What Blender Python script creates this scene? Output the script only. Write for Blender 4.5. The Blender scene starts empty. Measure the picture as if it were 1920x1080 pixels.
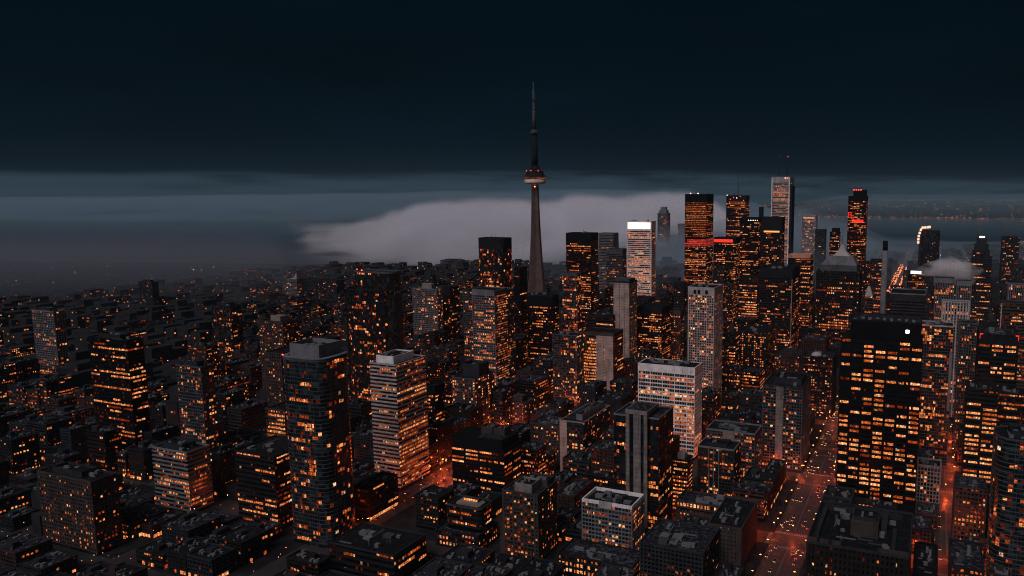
import bpy, math, random, zlib
from mathutils import Vector, Matrix
from mathutils.bvhtree import BVHTree
R = math.radians
sc = bpy.context.scene
COL = sc.collection

# ------------------------------------------------------------------ camera, sky, sun, exposure
HC, F, CX, CY, PITCH, YAW = 265.0, 1400.0, 1202.0, 540.0, R(7.25), R(21.4)
cam = bpy.data.cameras.new('camera')
cam.sensor_width = 36.0
cam.lens = 36.0 * F / 1920.0
cam.shift_x = (960.0 - CX) / 1920.0
cam.clip_start, cam.clip_end = 1.0, 200000.0
co = bpy.data.objects.new('camera', cam)
co.location = (0, 0, HC)
co.rotation_euler = (math.pi / 2 - PITCH, 0, 0)
COL.objects.link(co)
sc.camera = co

SUN_EL, SUN_AZ = R(48), R(205)          # azimuth clockwise from +Y: behind the camera, a little left
w = bpy.data.worlds.new('World')
sc.world = w
w.use_nodes = True
nt = w.node_tree
bg = nt.nodes['Background']
sky = nt.nodes.new('ShaderNodeTexSky')
sky.sky_type = 'NISHITA'
sky.sun_disc = False
sky.sun_elevation = SUN_EL
sky.sun_rotation = SUN_AZ
sky.altitude = 200
tco = nt.nodes.new('ShaderNodeTexCoord')
lift = nt.nodes.new('ShaderNodeVectorMath')
lift.operation = 'ADD'
lift.inputs[1].default_value = (0, 0, 0.55)
nt.links.new(tco.outputs['Generated'], lift.inputs[0])
nt.links.new(lift.outputs[0], sky.inputs[0])
tint = nt.nodes.new('ShaderNodeMix')
tint.data_type = 'RGBA'
tint.blend_type = 'MULTIPLY'
tint.inputs['Factor'].default_value = 1.0
tint.inputs[7].default_value = (0.014, 0.066, 0.066, 1)
nt.links.new(sky.outputs[0], tint.inputs[6])
cmap = nt.nodes.new('ShaderNodeMapping')
cmap.inputs['Scale'].default_value = (1.6, 1.6, 9.0)
nt.links.new(tco.outputs['Generated'], cmap.inputs[0])
cnz = nt.nodes.new('ShaderNodeTexNoise')
cnz.inputs['Scale'].default_value = 1.3
cnz.inputs['Detail'].default_value = 5
nt.links.new(cmap.outputs[0], cnz.inputs['Vector'])
crp = nt.nodes.new('ShaderNodeMapRange')
crp.inputs[1].default_value, crp.inputs[2].default_value = 0.3, 0.7
crp.inputs[3].default_value, crp.inputs[4].default_value = 0.62, 1.4
nt.links.new(cnz.outputs[0], crp.inputs[0])
cmul = nt.nodes.new('ShaderNodeVectorMath')       # unlit cloud overhead: slow changes of tone
cmul.operation = 'SCALE'
nt.links.new(tint.outputs[2], cmul.inputs[0])
nt.links.new(crp.outputs[0], cmul.inputs['Scale'])
nt.links.new(cmul.outputs[0], bg.inputs[0])
bg.inputs[1].default_value = 0.05
sl = bpy.data.lights.new('sun', 'SUN')
sl.energy = 1.3
sl.angle = R(35)
sl.color = (1.0, 0.93, 0.96)
so = bpy.data.objects.new('sun', sl)
so.rotation_euler = (math.pi / 2 - SUN_EL, 0, -SUN_AZ + math.pi)
COL.objects.link(so)
vs = sc.view_settings
vs.view_transform, vs.look, vs.exposure, vs.gamma = 'Standard', 'None', 0.0, 1.0
cy = sc.cycles
cy.volume_bounces = 8
cy.filter_width = 1.1
cy.use_denoising = True
cy.denoiser = 'OPENIMAGEDENOISE'
cy.denoising_prefilter = 'ACCURATE'
cy.max_bounces = 10
cy.diffuse_bounces = 2
cy.glossy_bounces = 2
cy.transparent_max_bounces = 8
cy.volume_step_rate = 1.0
cy.sample_clamp_indirect = 0.35

# ------------------------------------------------------------------ projection helpers (pixels of the 1920x1080 photograph -> metres)
cp, sp_ = math.cos(PITCH), math.sin(PITCH)
U = Vector((math.cos(YAW), -math.sin(YAW)))     # street grid: across
V = Vector((math.sin(YAW), math.cos(YAW)))      # street grid: away

def ray(px, py):
    xr, yr = (px - CX) / F, (CY - py) / F
    return xr, cp + yr * sp_, -sp_ + yr * cp
def at(px, py, d):
    x, y, z = ray(px, py)
    t = d / y
    return Vector((x * t, d, HC + z * t))
def ground(px, py, z=0.0):
    x, y, dz = ray(px, py)
    t = (z - HC) / dz
    return Vector((x * t, y * t, z))
def proj(p):
    zc = p[1] * cp - (p[2] - HC) * sp_
    yc = p[1] * sp_ + (p[2] - HC) * cp
    return CX + F * p[0] / zc, CY - F * yc / zc
def uv_to(u, v, z=0.0):
    return Vector((u * U.x + v * V.x, u * U.y + v * V.y, z))
def to_uv(p):
    return p[0] * U.x + p[1] * U.y, p[0] * V.x + p[1] * V.y
def span(p, dirn, px):
    """metres along dirn from p until its pixel column is px"""
    xr = (px - CX) / F
    zc = p.y * cp - (p.z - HC) * sp_
    return (xr * zc - p.x) / (dirn.x - xr * dirn.y * cp)

# ------------------------------------------------------------------ materials
MATS = {}
def new_mat(name):
    m = bpy.data.materials.new(name)
    m.use_nodes = True
    t = m.node_tree
    return m, t, t.nodes['Principled BSDF']
def L(t, a, b):
    t.links.new(a, b)
def N(t, kind, **kw):
    n = t.nodes.new(kind)
    for k, v in kw.items():
        setattr(n, k, v)
    return n
def mixc(t, fac, a, b, blend='MIX'):
    n = N(t, 'ShaderNodeMix', data_type='RGBA', blend_type=blend)
    for s, v in ((0, fac), (6, a), (7, b)):
        if hasattr(v, 'links'):
            L(t, v, n.inputs[s])
        else:
            n.inputs[s].default_value = v if s == 0 else (*v, 1)
    return n.outputs[2]
def ramp(t, val, stops):
    n = N(t, 'ShaderNodeValToRGB')
    e = n.color_ramp.elements
    while len(e) < len(stops):
        e.new(0.5)
    for k, (p, c) in enumerate(stops):
        e[k].position = p
        e[k].color = (*c, 1) if not isinstance(c, (int, float)) else (c, c, c, 1)
    L(t, val, n.inputs[0])
    return n.outputs[0]
def noise(t, vec, scale, detail=4, rough=0.55):
    n = N(t, 'ShaderNodeTexNoise')
    n.inputs['Scale'].default_value = scale
    n.inputs['Detail'].default_value = detail
    n.inputs['Roughness'].default_value = rough
    L(t, vec, n.inputs['Vector'])
    return n.outputs[0]

def concrete(name, col, rough=0.85, streak=0.45, joints=False):
    if name in MATS:
        return MATS[name]
    m, t, b = new_mat(name)
    g = N(t, 'ShaderNodeNewGeometry')
    mp = N(t, 'ShaderNodeMapping')
    mp.inputs['Scale'].default_value = (0.9, 0.9, 0.06)
    L(t, g.outputs['Position'], mp.inputs[0])
    n1 = noise(t, mp.outputs[0], 1.0, 5)
    n2 = noise(t, g.outputs['Position'], 0.10, 5)
    dirt = tuple(c * (1 - streak) for c in col)
    c1 = mixc(t, ramp(t, n1, [(0.35, 0), (0.62, 1)]), dirt, col)
    c2 = mixc(t, ramp(t, n2, [(0.4, 0), (0.6, 1)]), c1, tuple(min(1, c * 1.12) for c in col))
    if joints:
        sx = N(t, 'ShaderNodeSeparateXYZ')
        L(t, g.outputs['Position'], sx.inputs[0])
        fr = N(t, 'ShaderNodeMath', operation='PINGPONG')
        fr.inputs[1].default_value = 1.9
        L(t, sx.outputs[2], fr.inputs[0])
        c2 = mixc(t, ramp(t, fr.outputs[0], [(0.0, 1), (0.12, 1), (0.16, 0)]), c2, tuple(c * .35 for c in col))
    L(t, c2, b.inputs['Base Color'])
    b.inputs['Roughness'].default_value = rough
    b.inputs['Specular IOR Level'].default_value = 0.12
    MATS[name] = m
    return m

def glassy(name, lo, hi, tintc):
    """curtain-wall glass: every pane with its own darkness (blinds, dark rooms)"""
    if name in MATS:
        return MATS[name]
    m, t, b = new_mat(name)
    tc = N(t, 'ShaderNodeTexCoord')
    mp = N(t, 'ShaderNodeMapping')
    mp.inputs['Location'].default_value = (0.37, 0.41, 0.2)
    mp.inputs['Scale'].default_value = (1 / 3.1, 1 / 3.1, 1 / 3.3)
    L(t, tc.outputs['Object'], mp.inputs[0])
    fl = N(t, 'ShaderNodeVectorMath', operation='FLOOR')
    L(t, mp.outputs[0], fl.inputs[0])
    wn = N(t, 'ShaderNodeTexWhiteNoise', noise_dimensions='3D')
    L(t, fl.outputs[0], wn.inputs['Vector'])
    c = ramp(t, wn.outputs[0], [(0.0, tuple(lo * x for x in tintc)), (0.55, tuple((lo * 1.6) * x for x in tintc)), (0.97, tuple(hi * x for x in tintc))])
    L(t, c, b.inputs['Base Color'])
    b.inputs['Roughness'].default_value = 0.22
    b.inputs['Specular IOR Level'].default_value = 0.5
    MATS[name] = m
    return m

def roof_mat(name, base, snow, amount):
    if name in MATS:
        return MATS[name]
    m, t, b = new_mat(name)
    g = N(t, 'ShaderNodeNewGeometry')
    n1 = noise(t, g.outputs['Position'], 0.33, 9, 0.72)
    n2 = noise(t, g.outputs['Position'], 0.9, 4)
    gr = mixc(t, n2, tuple(c * 0.6 for c in base), tuple(c * 1.5 for c in base))
    msk = ramp(t, n1, [(0.54 - amount, 0), (0.78 - amount, 1)])
    c = mixc(t, msk, gr, snow)
    L(t, c, b.inputs['Base Color'])
    b.inputs['Roughness'].default_value = 0.9
    b.inputs['Specular IOR Level'].default_value = 0.1
    MATS[name] = m
    return m

def flat(name, col, rough=0.6, metal=0.0):
    if name in MATS:
        return MATS[name]
    m, t, b = new_mat(name)
    g = N(t, 'ShaderNodeNewGeometry')
    n = noise(t, g.outputs['Position'], 0.6, 4)
    L(t, mixc(t, n, tuple(c * 0.75 for c in col), tuple(min(1, c * 1.25) for c in col)), b.inputs['Base Color'])
    b.inputs['Roughness'].default_value = rough
    b.inputs['Metallic'].default_value = metal
    MATS[name] = m
    return m

def emit(name, col, strength):
    if name in MATS:
        return MATS[name]
    m = bpy.data.materials.new(name)
    m.use_nodes = True
    t = m.node_tree
    t.nodes.clear()
    e = N(t, 'ShaderNodeEmission')
    e.inputs[0].default_value = (*col, 1)
    e.inputs[1].default_value = strength
    o = N(t, 'ShaderNodeOutputMaterial')
    L(t, e.outputs[0], o.inputs[0])
    m.cycles.emission_sampling = 'NONE'
    MATS[name] = m
    return m

def window_mat():
    """lit rooms: colour per window, furniture and lamps inside as fine variation"""
    m = bpy.data.materials.new('lit_window_glass')
    m.use_nodes = True
    t = m.node_tree
    t.nodes.clear()
    at_ = N(t, 'ShaderNodeAttribute', attribute_name='glow')
    g = N(t, 'ShaderNodeNewGeometry')
    n = noise(t, g.outputs['Position'], 0.95, 3, 0.75)
    k = ramp(t, n, [(0.38, 0.10), (0.50, 0.8), (0.62, 2.2)])
    c = mixc(t, 1.0, at_.outputs['Color'], k, 'MULTIPLY')
    e = N(t, 'ShaderNodeEmission')
    L(t, c, e.inputs[0])
    e.inputs[1].default_value = 1.0
    o = N(t, 'ShaderNodeOutputMaterial')
    L(t, e.outputs[0], o.inputs[0])
    m.cycles.emission_sampling = 'NONE'
    return m
WIN = window_mat()

def M(k):
    return MATS[k]
for nm, c in dict(white=(.82, .77, .77), pale=(.40, .355, .355), grey=(.165, .165, .18), steel=(.070, .078, .090), beige=(.235, .195, .185), brown=(.058, .043, .041),
                  brick=(.050, .026, .023), charcoal=(.016, .016, .019), black=(.006, .006, .008), pink=(.40, .30, .275), slate=(.028, .031, .037),
                  fill_brown=(.018, .013, .013), fill_grey=(.030, .031, .037), fill_steel=(.020, .023, .029)).items():
    concrete(nm, c)
concrete('panel_pink', (.40, .30, .275), streak=.55, joints=True)
concrete('panel_beige', (.22, .185, .175), streak=.55, joints=True)
glassy('glass', .006, .050, (.85, 1.0, 1.15))
glassy('glass_dark', .005, .025, (.9, 1.0, 1.1))
glassy('glass_black', .002, .006, (1, 1, 1))
roof_mat('roof_dark', (.008, .008, .011), (.055, .058, .07), .03)
roof_mat('roof_snow', (.011, .011, .015), (.14, .147, .175), .05)
roof_mat('roof_bare', (.008, .008, .010), (.06, .06, .07), .01)
flat('plant', (.16, .16, .17), .7, .2)
flat('plant_dark', (.05, .05, .055), .7)
flat('iron', (.03, .03, .032), .5, .5)
flat('lamp_metal', (.06, .06, .065), .5, .6)
flat('tyre', (.012, .012, .012), .9)
RED = emit('red_beacon', (1.0, .05, .03), 9.0)
REDSIGN = emit('red_sign', (1.0, .03, .018), 1.6)
LAMPM = emit('sodium_lamp', (1.0, .33, .07), 22.0)
WHITE_L = emit('white_lamp', (1.0, .82, .62), 8.0)
HEAD = emit('headlight_lens', (1.0, .46, .20), 4.0)
TAIL = emit('tail_lens', (1.0, .06, .02), 7.0)

# ------------------------------------------------------------------ mesh helpers
class MB:
    def __init__(s):
        s.v, s.f, s.g = [], [], []
    def quad(s, a, b, c, d, glow=None):
        i = len(s.v)
        s.v += [a, b, c, d]
        s.f.append((i, i + 1, i + 2, i + 3))
        s.g.append(glow)
    def box(s, x0, y0, z0, x1, y1, z1, bottom=True):
        i = len(s.v)
        s.v += [(x0, y0, z0), (x1, y0, z0), (x1, y1, z0), (x0, y1, z0), (x0, y0, z1), (x1, y0, z1), (x1, y1, z1), (x0, y1, z1)]
        fs = [(4, 5, 6, 7), (0, 1, 5, 4), (1, 2, 6, 5), (2, 3, 7, 6), (3, 0, 4, 7)]
        if bottom:
            fs.append((3, 2, 1, 0))
        for q in fs:
            s.f.append(tuple(i + k for k in q))
            s.g.append(None)
    def prism(s, poly, z0, z1, top=True, bottom=False, poly2=None):
        i, n = len(s.v), len(poly)
        p2 = poly2 or poly
        s.v += [(x, y, z0) for x, y in poly] + [(x, y, z1) for x, y in p2]
        for k in range(n):
            j = (k + 1) % n
            s.f.append((i + k, i + j, i + n + j, i + n + k))
            s.g.append(None)
        if top:
            s.f.append(tuple(i + n + k for k in range(n)))
            s.g.append(None)
        if bottom:
            s.f.append(tuple(i + n - 1 - k for k in range(n)))
            s.g.append(None)
    def lathe(s, prof, seg=24, cx=0, cy_=0, cap=True):
        i = len(s.v)
        for r, z in prof:
            for k in range(seg):
                a = 2 * math.pi * k / seg
                s.v.append((cx + r * math.cos(a), cy_ + r * math.sin(a), z))
        for q in range(len(prof) - 1):
            for k in range(seg):
                j = (k + 1) % seg
                s.f.append((i + q * seg + k, i + q * seg + j, i + (q + 1) * seg + j, i + (q + 1) * seg + k))
                s.g.append(None)
        if cap:
            n = len(prof) - 1
            s.f.append(tuple(i + n * seg + k for k in range(seg)))
            s.f.append(tuple(i + seg - 1 - k for k in range(seg)))
            s.g += [None, None]
    def build(s, name, mat, parent=None, smooth=False):
        me = bpy.data.meshes.new(name)
        me.from_pydata(s.v, [], s.f)
        me.materials.append(mat)
        if any(g is not None for g in s.g):
            a = me.attributes.new('glow', 'FLOAT_COLOR', 'FACE')
            fl = []
            for g in s.g:
                fl += [*(g or (0, 0, 0)), 1.0]
            a.data.foreach_set('color', fl)
        if smooth:
            me.polygons.foreach_set('use_smooth', [True] * len(me.polygons))
        o = bpy.data.objects.new(name, me)
        COL.objects.link(o)
        if parent:
            o.parent = parent
        return o

def tag(o, label=None, cat=None, group=None, kind=None):
    for k, v in (('label', label), ('category', cat), ('group', group), ('kind', kind)):
        if v:
            o[k] = v
    return o
def empty(name, loc, rz=0.0):
    o = bpy.data.objects.new(name, None)
    o.location, o.rotation_euler = loc, (0, 0, rz)
    o.empty_display_size = 2.0
    COL.objects.link(o)
    return o

def rect(x0, y0, x1, y1):
    return [(x0, y0), (x1, y0), (x1, y1), (x0, y1)]
def rrect(x0, y0, x1, y1, r, seg=5, which=(1, 1, 1, 1)):
    out = []
    cs = [(x0 + r, y0 + r, 180), (x1 - r, y0 + r, 270), (x1 - r, y1 - r, 0), (x0 + r, y1 - r, 90)]
    cr = [(x0, y0), (x1, y0), (x1, y1), (x0, y1)]
    for k, (cx, cy_, a0) in enumerate(cs):
        if which[k]:
            for q in range(seg + 1):
                a = R(a0 + 90 * q / seg)
                out.append((cx + r * math.cos(a), cy_ + r * math.sin(a)))
        else:
            out.append(cr[k])
    return out
def offset(poly, d):
    n, out = len(poly), []
    for k in range(n):
        a, b, c = Vector(poly[k - 1]), Vector(poly[k]), Vector(poly[(k + 1) % n])
        e1, e2 = (b - a).normalized(), (c - b).normalized()
        n1, n2 = Vector((e1.y, -e1.x)), Vector((e2.y, -e2.x))
        m = (n1 + n2)
        m = m / max(.3, m.length_squared) * 2
        out.append((b.x + m.x * d, b.y + m.y * d))
    return out
def ring(mb, poly, z0, z1, din, dout):
    a, b = offset(poly, din), offset(poly, dout)
    n = len(poly)
    for k in range(n):
        j = (k + 1) % n
        mb.quad((*b[k], z0), (*b[j], z0), (*b[j], z1), (*b[k], z1))
        mb.quad((*b[k], z1), (*b[j], z1), (*a[j], z1), (*a[k], z1))
        mb.quad((*a[k], z0), (*a[j], z0), (*b[j], z0), (*b[k], z0))
        mb.quad((*a[j], z0), (*a[k], z0), (*a[k], z1), (*a[j], z1))

# ------------------------------------------------------------------ facades
STY = dict(
    glass=dict(bay=2.2, fh=3.1, sp=.17, pw=.22, pd=.16, frame='steel', core='glass', lit=.13, run=1.8, rowc=.5, hot=.45),
    condo=dict(bay=2.6, fh=3.0, sp=.30, pw=.45, pd=.30, frame='grey', core='glass', lit=.17, run=1.5, rowc=.25, hot=.45),
    band=dict(bay=1.5, fh=3.6, sp=.42, pw=0, pd=.35, frame='white', core='glass_dark', lit=.34, run=4.5, rowc=1.0, hot=.45),
    office=dict(bay=2.1, fh=3.9, sp=.50, pw=.2, pd=.12, frame='black', core='glass_black', lit=.34, run=5, rowc=1.0, hot=.6),
    punch=dict(bay=2.8, fh=3.0, sp=.42, pw=1.0, pd=.30, frame='beige', core='glass', lit=.16, run=1.25, rowc=.2, hot=.5),
    grid=dict(bay=3.4, fh=3.2, sp=.22, pw=.7, pd=.5, frame='pale', core='glass', lit=.25, run=1.5, rowc=.3, hot=.5),
    fins=dict(bay=2.4, fh=3.6, sp=.10, pw=.8, pd=.5, frame='grey', core='glass_dark', lit=.25, run=2, rowc=.6, hot=.5),
)
def glow(rng, b, hue='warm'):
    b = max(0.0, min(1.0, b))
    if hue == 'red':
        return (.25 + .75 * b, .02 + .05 * b, .015 + .03 * b)
    if hue == 'white':
        return (.25 + 1.0 * b, .12 + .62 * b, .07 + .36 * b)
    j = rng.uniform(.85, 1.2)
    return (.05 + 1.25 * b, (.006 + .50 * b ** 1.75) * j, (.0015 + .19 * b ** 2.6) * j)

def facade(root, poly, z0, z1, style, rng, top_blank=0.0, base_blank=0.0, hero=0, roof='roof_dark', parapet=.9, roof_part=True, **over):
    st = dict(STY[style])
    st.update(over)
    bay, fh, sp, pw, pd = st['bay'], st['fh'], st['sp'], st['pw'], st['pd']
    n = len(poly)
    core = MB()
    core.prism(poly, z0, z1, top=False)
    core.build('wall', M(st['core']), root)
    fr = MB()
    nf = max(1, int((z1 - top_blank - z0 - base_blank) / fh))
    zb = z1 - top_blank - nf * fh
    po = offset(poly, pd)
    def slab(a, b, dd=0.0):
        p2 = offset(poly, pd + dd)
        for k in range(n):
            j = (k + 1) % n
            fr.quad((*p2[k], a), (*p2[j], a), (*p2[j], b), (*p2[k], b))
            fr.quad((*p2[k], b), (*p2[j], b), (*poly[j], b), (*poly[k], b))
            fr.quad((*poly[k], a), (*poly[j], a), (*p2[j], a), (*p2[k], a))
    if sp > 0:
        for f in range(nf):
            slab(zb + f * fh, zb + f * fh + sp * fh)
    if top_blank > 0:
        slab(z1 - top_blank, z1 - .02, .05)
    if base_blank > 0:
        slab(z0, zb - .02, .02)
    wins = []
    cols = st.get('cols')
    for k in range(n):
        a, b = Vector(poly[k]), Vector(poly[(k + 1) % n])
        e = b - a
        ln = e.length
        if ln < .6:
            continue
        e /= ln
        nn = Vector((e.y, -e.x))
        nb = max(1, round(ln / bay))
        bw = ln / nb
        if pw > 0:
            first = 0 if ln > 4 else 1
            for q in range(first, nb + 1 if ln > 4 else nb):
                wd = pw * (st.get('major_w', 1.0) if st.get('major') and q % st['major'] == 0 else 1.0)
                c = a + e * min(ln - wd / 2, max(wd / 2, q * bw))
                d = pd + .04
                p0, p1 = c - e * wd / 2, c + e * wd / 2
                q0, q1 = p0 + nn * d, p1 + nn * d
                zt = z1 - top_blank
                fr.quad((*q0, zb), (*q1, zb), (*q1, zt), (*q0, zt))
                fr.quad((*p0, zb), (*q0, zb), (*q0, zt), (*p0, zt))
                fr.quad((*q1, zb), (*p1, zb), (*p1, zt), (*q1, zt))
        for f in range(nf):
            rf = rng.random()
            boost = (2.1 if rf < .28 else .62) if rng.random() < st['rowc'] else 1.0
            hgt = f / max(1, nf - 1)
            p = st['lit'] * boost * (1.25 - .5 * hgt) * st.get('face', {}).get(k, 1.0)
            p = min(.93, p)
            run = st['run']
            on, bri = False, 0
            grp, gon, gb = st.get('grp'), False, 0
            bw0 = rng.uniform(.15, .75)
            for q in range(nb):
                pc = p
                if grp:
                    if q % grp == 0:
                        gon, gb = rng.random() < p, rng.choice((rng.uniform(.12, .45), rng.uniform(.5, 1.0), rng.uniform(.5, 1.0)))
                    if q % grp == grp - 1 or not gon:
                        if rng.random() > .02:
                            continue
                        bri = rng.uniform(0, .2)
                    elif rng.random() < .06:
                        continue
                    else:
                        bri = gb * rng.uniform(.6, 1.2)
                if cols and (q % cols[0]) in cols[1]:
                    pc = cols[2]
                stay = 1 - 1 / run
                on = False if grp else (rng.random() < (stay + (1 - stay) * pc)) if on else (rng.random() < pc * (1 - stay) / max(.05, 1 - pc * stay) if pc < .9 else rng.random() < pc)
                if grp:
                    pass
                elif not on:
                    # a few panes with a faint glimmer
                    if rng.random() < pc * .5 + .015:
                        bri = rng.uniform(0, .10)
                    else:
                        continue
                else:
                    bri = bw0 * rng.uniform(.55, 1.3)
                    if rng.random() < st['hot'] * .25:
                        bri = rng.uniform(.7, 1)
                m0 = (.06 if grp else max(pw / 2, .10) + .05)
                x0, x1 = q * bw + m0, (q + 1) * bw - m0
                if not grp and rng.random() < .35:
                    cut = (x1 - x0) * rng.uniform(0, .5)
                    if rng.random() < .5:
                        x0 += cut
                    else:
                        x1 -= cut
                za = zb + f * fh + sp * fh + .05
                zc = zb + (f + 1) * fh - .05
                if rng.random() < (.1 if grp else .4):
                    zc -= (zc - za) * rng.uniform(0, .4)
                o = nn * .07
                A, B = a + e * x0 + o, a + e * x1 + o
                hue = st.get('hue', 'warm')
                if hue == 'warm' and rng.random() < .06:
                    hue = 'white'
                gl = glow(rng, bri, hue)
                gl = tuple(c * st.get('gain', 1.0) for c in gl)
                wins.append(((x1 - x0) * (zc - za) * (.3 + bri) * (2 if nn.y < -.3 else 1), ((*A, za), (*B, za), (*B, zc), (*A, zc)), gl))
    if fr.f:
        fr.build('facade_frame', M(st['frame']), root)
    wins.sort(key=lambda q: -q[0])
    cut = min(hero, len(wins))
    for _, q, gl in wins[:cut]:
        m = MB()
        m.quad(*q, glow=gl)
        m.build('window', WIN, root)
    if len(wins) > cut:
        m = MB()
        for _, q, gl in wins[cut:]:
            m.quad(*q, glow=gl)
        tag(m.build('window_field', WIN, root), kind='stuff')
    r = None
    if roof_part:
        m = MB()
        i = len(m.v)
        m.v += [(x, y, z1 - .3) for x, y in poly]
        m.f.append(tuple(range(n)))
        m.g.append(None)
        r = m.build('roof', M(roof), root)
        if parapet > 0:
            m = MB()
            ring(m, poly, z1 - .6, z1 + parapet, -.45, pd + .12)
            m.build('parapet', M(st.get('cap', st['frame'])), root)
    return r

HEROES = []     # (umin, umax, vmin, vmax, ref, pixel centre, top)
class Bld:
    """a building whose top near corner is seen at (xc, ytop), d metres ahead; front face runs to xl, side face to xr"""
    def __init__(s, name, label, xl, xc, xr, ytop, d, l=None, side='R', ref=None, cat='building', group=None):
        P = at(xc, ytop, d)
        s.h = P.z
        if side == 'R':
            s.w = span(P, -U, xl)
            s.l = l or span(P, V, xr)
            org = P.xy - U * s.w
        else:
            s.w = span(P, U, xr)
            s.l = l or span(P, V, xl)
            org = P.xy
        s.org, s.P, s.side, s.d = org, P, side, d
        s.root = empty(name, (org.x, org.y, 0), -YAW)
        tag(s.root, label, cat, group)
        s.rng = random.Random(zlib.crc32(label.encode()))
        u0, v0 = org.dot(U), org.dot(V)
        HEROES.append([u0, u0 + s.w, v0, v0 + s.l, ref or name.replace('_', ' '), (min(xl, xr), max(xl, xr), ytop), s.h, name])
    def x(s, px, py=None):
        P = Vector((s.org.x, s.org.y, s.h))
        return span(P, U, px)
    def z(s, py):
        xr, y, z = ray(CX, py)
        return HC + z * s.P.y / y
    def rect(s, x0=0.0, y0=0.0, x1=1.0, y1=1.0):
        return rect(x0 * s.w, y0 * s.l, x1 * s.w, y1 * s.l)
    def facade(s, style, poly=None, z0=0.0, z1=None, **k):
        return facade(s.root, poly or s.rect(), z0, s.h if z1 is None else z1, style, s.rng, **k)
    def box(s, name, x0, y0, x1, y1, z0, z1, mat, parent=None):
        m = MB()
        m.box(x0, y0, z0, x1, y1, z1)
        return m.build(name, M(mat) if isinstance(mat, str) else mat, parent or s.root)
    def well(s, name, x0, y0, x1, y1, z0, z1, mat, roof='roof_bare', drop=1.6):
        """an open-topped plant enclosure"""
        m = MB()
        p = rect(x0, y0, x1, y1)
        m.prism(p, z0, z1, top=False)
        q = offset(p, -.5)
        for k in range(4):
            j = (k + 1) % 4
            m.quad((*p[k], z1), (*p[j], z1), (*q[j], z1), (*q[k], z1))
            m.quad((*q[j], z1 - drop), (*q[k], z1 - drop), (*q[k], z1), (*q[j], z1))
        o = m.build(name, M(mat), s.root)
        m = MB()
        m.quad(*[(*c, z1 - drop) for c in q])
        m.build('plant_deck', M(roof), o)
        ww, ll = x1 - x0, y1 - y0
        for _ in range(4):
            mm = MB()
            a, b = x0 + ww * s.rng.uniform(.1, .7), y0 + ll * s.rng.uniform(.1, .7)
            mm.box(a, b, z1 - drop, a + ww * s.rng.uniform(.08, .2), b + ll * s.rng.uniform(.08, .2), z1 - drop + s.rng.uniform(.8, 2.0))
            mm.build('cooling_unit', M('plant'), o)
        return o
    def units(s, n=5, z=None, x0=.1, y0=.1, x1=.9, y1=.9, big=.16):
        z = s.h if z is None else z
        for _ in range(n):
            a, b = s.w * s.rng.uniform(x0, x1 - big), s.l * s.rng.uniform(y0, y1 - big)
            ww, ll, hh = min(8, s.w * big) * s.rng.uniform(.35, 1), min(8, s.l * big) * s.rng.uniform(.35, 1), s.rng.uniform(.9, 2.6)
            m = MB()
            m.box(a, b, z - .3, a + ww, b + ll, z + hh)
            if s.rng.random() < .5:
                m.lathe([(.35 * min(ww, ll), z + hh), (.35 * min(ww, ll), z + hh + .35)], 10, a + ww / 2, b + ll / 2)
            m.build('roof_unit', M(s.rng.choice(['plant', 'plant', 'plant_dark', 'grey'])), s.root)
        if s.d < 760:
            for _ in range(4):
                a, b = s.w * s.rng.uniform(x0, x1 - .3), s.l * s.rng.uniform(y0, y1 - .3)
                m = MB()
                if s.rng.random() < .5:
                    m.box(a, b, z - .2, a + s.w * s.rng.uniform(.15, .35), b + .55, z + .5)
                else:
                    m.box(a, b, z - .2, a + .55, b + s.l * s.rng.uniform(.15, .4), z + .5)
                m.build('roof_duct', M(s.rng.choice(['plant', 'grey', 'plant_dark'])), s.root)
            for _ in range(3):
                a, b = s.w * s.rng.uniform(x0, x1), s.l * s.rng.uniform(y0, y1)
                m = MB()
                m.lathe([(.22, z - .2), (.22, z + 1.4), (.45, z + 1.5), (.45, z + 1.8), (.1, z + 2)], 8, a, b)
                m.build('roof_vent', M('plant'), s.root)
    def mast(s, x, y, z0, z1, r=.5, light=True, name='mast'):
        m = MB()
        m.lathe([(r, z0), (r * .9, z0 + (z1 - z0) * .5), (r * .45, z1)], 8, x, y)
        o = m.build(name, M('iron'), s.root)
        if light:
            m = MB()
            m.lathe([(.1, z1), (1.0, z1 + .8), (.1, z1 + 1.8)], 8, x, y)
            m.build('beacon', RED, o)
        return o
    def beacon(s, x, y, z, r=.6, mat=None):
        m = MB()
        m.lathe([(.05, z), (r, z + r), (.05, z + 2 * r)], 8, x, y)
        m.build('beacon', mat or RED, s.root)

# ------------------------------------------------------------------ the near row of buildings, left to right
def box_of(b, px0, px1):
    return b.x(px0), b.x(px1)

b = Bld('glass_tower', 'round-cornered dark glass tower with square grey plant enclosure, large at lower left', 520, 600, 660, 676, 530, ref='round-cornered glass tower')
pl = rrect(0, 0, b.w, b.l, 9, 5, (1, 1, 1, 1))
b.facade('glass', pl, hero=100, lit=.13, run=3.2, rowc=1.0, top_blank=2.2, parapet=.0, roof='roof_snow', pw=.16, sp=.13, base_blank=0, cap='pale', frame='steel', hot=.7)
m = MB(); ring(m, pl, b.h - .3, b.h + .35, -3.5, .5); m.build('roof_rim', M('grey'), b.root)
b.well('plant_enclosure', b.w * .17, b.l * .16, b.w * .86, b.l * .86, b.h - .4, b.h + 9.5, 'grey', drop=3)
b.beacon(2, 3, b.h)

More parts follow.
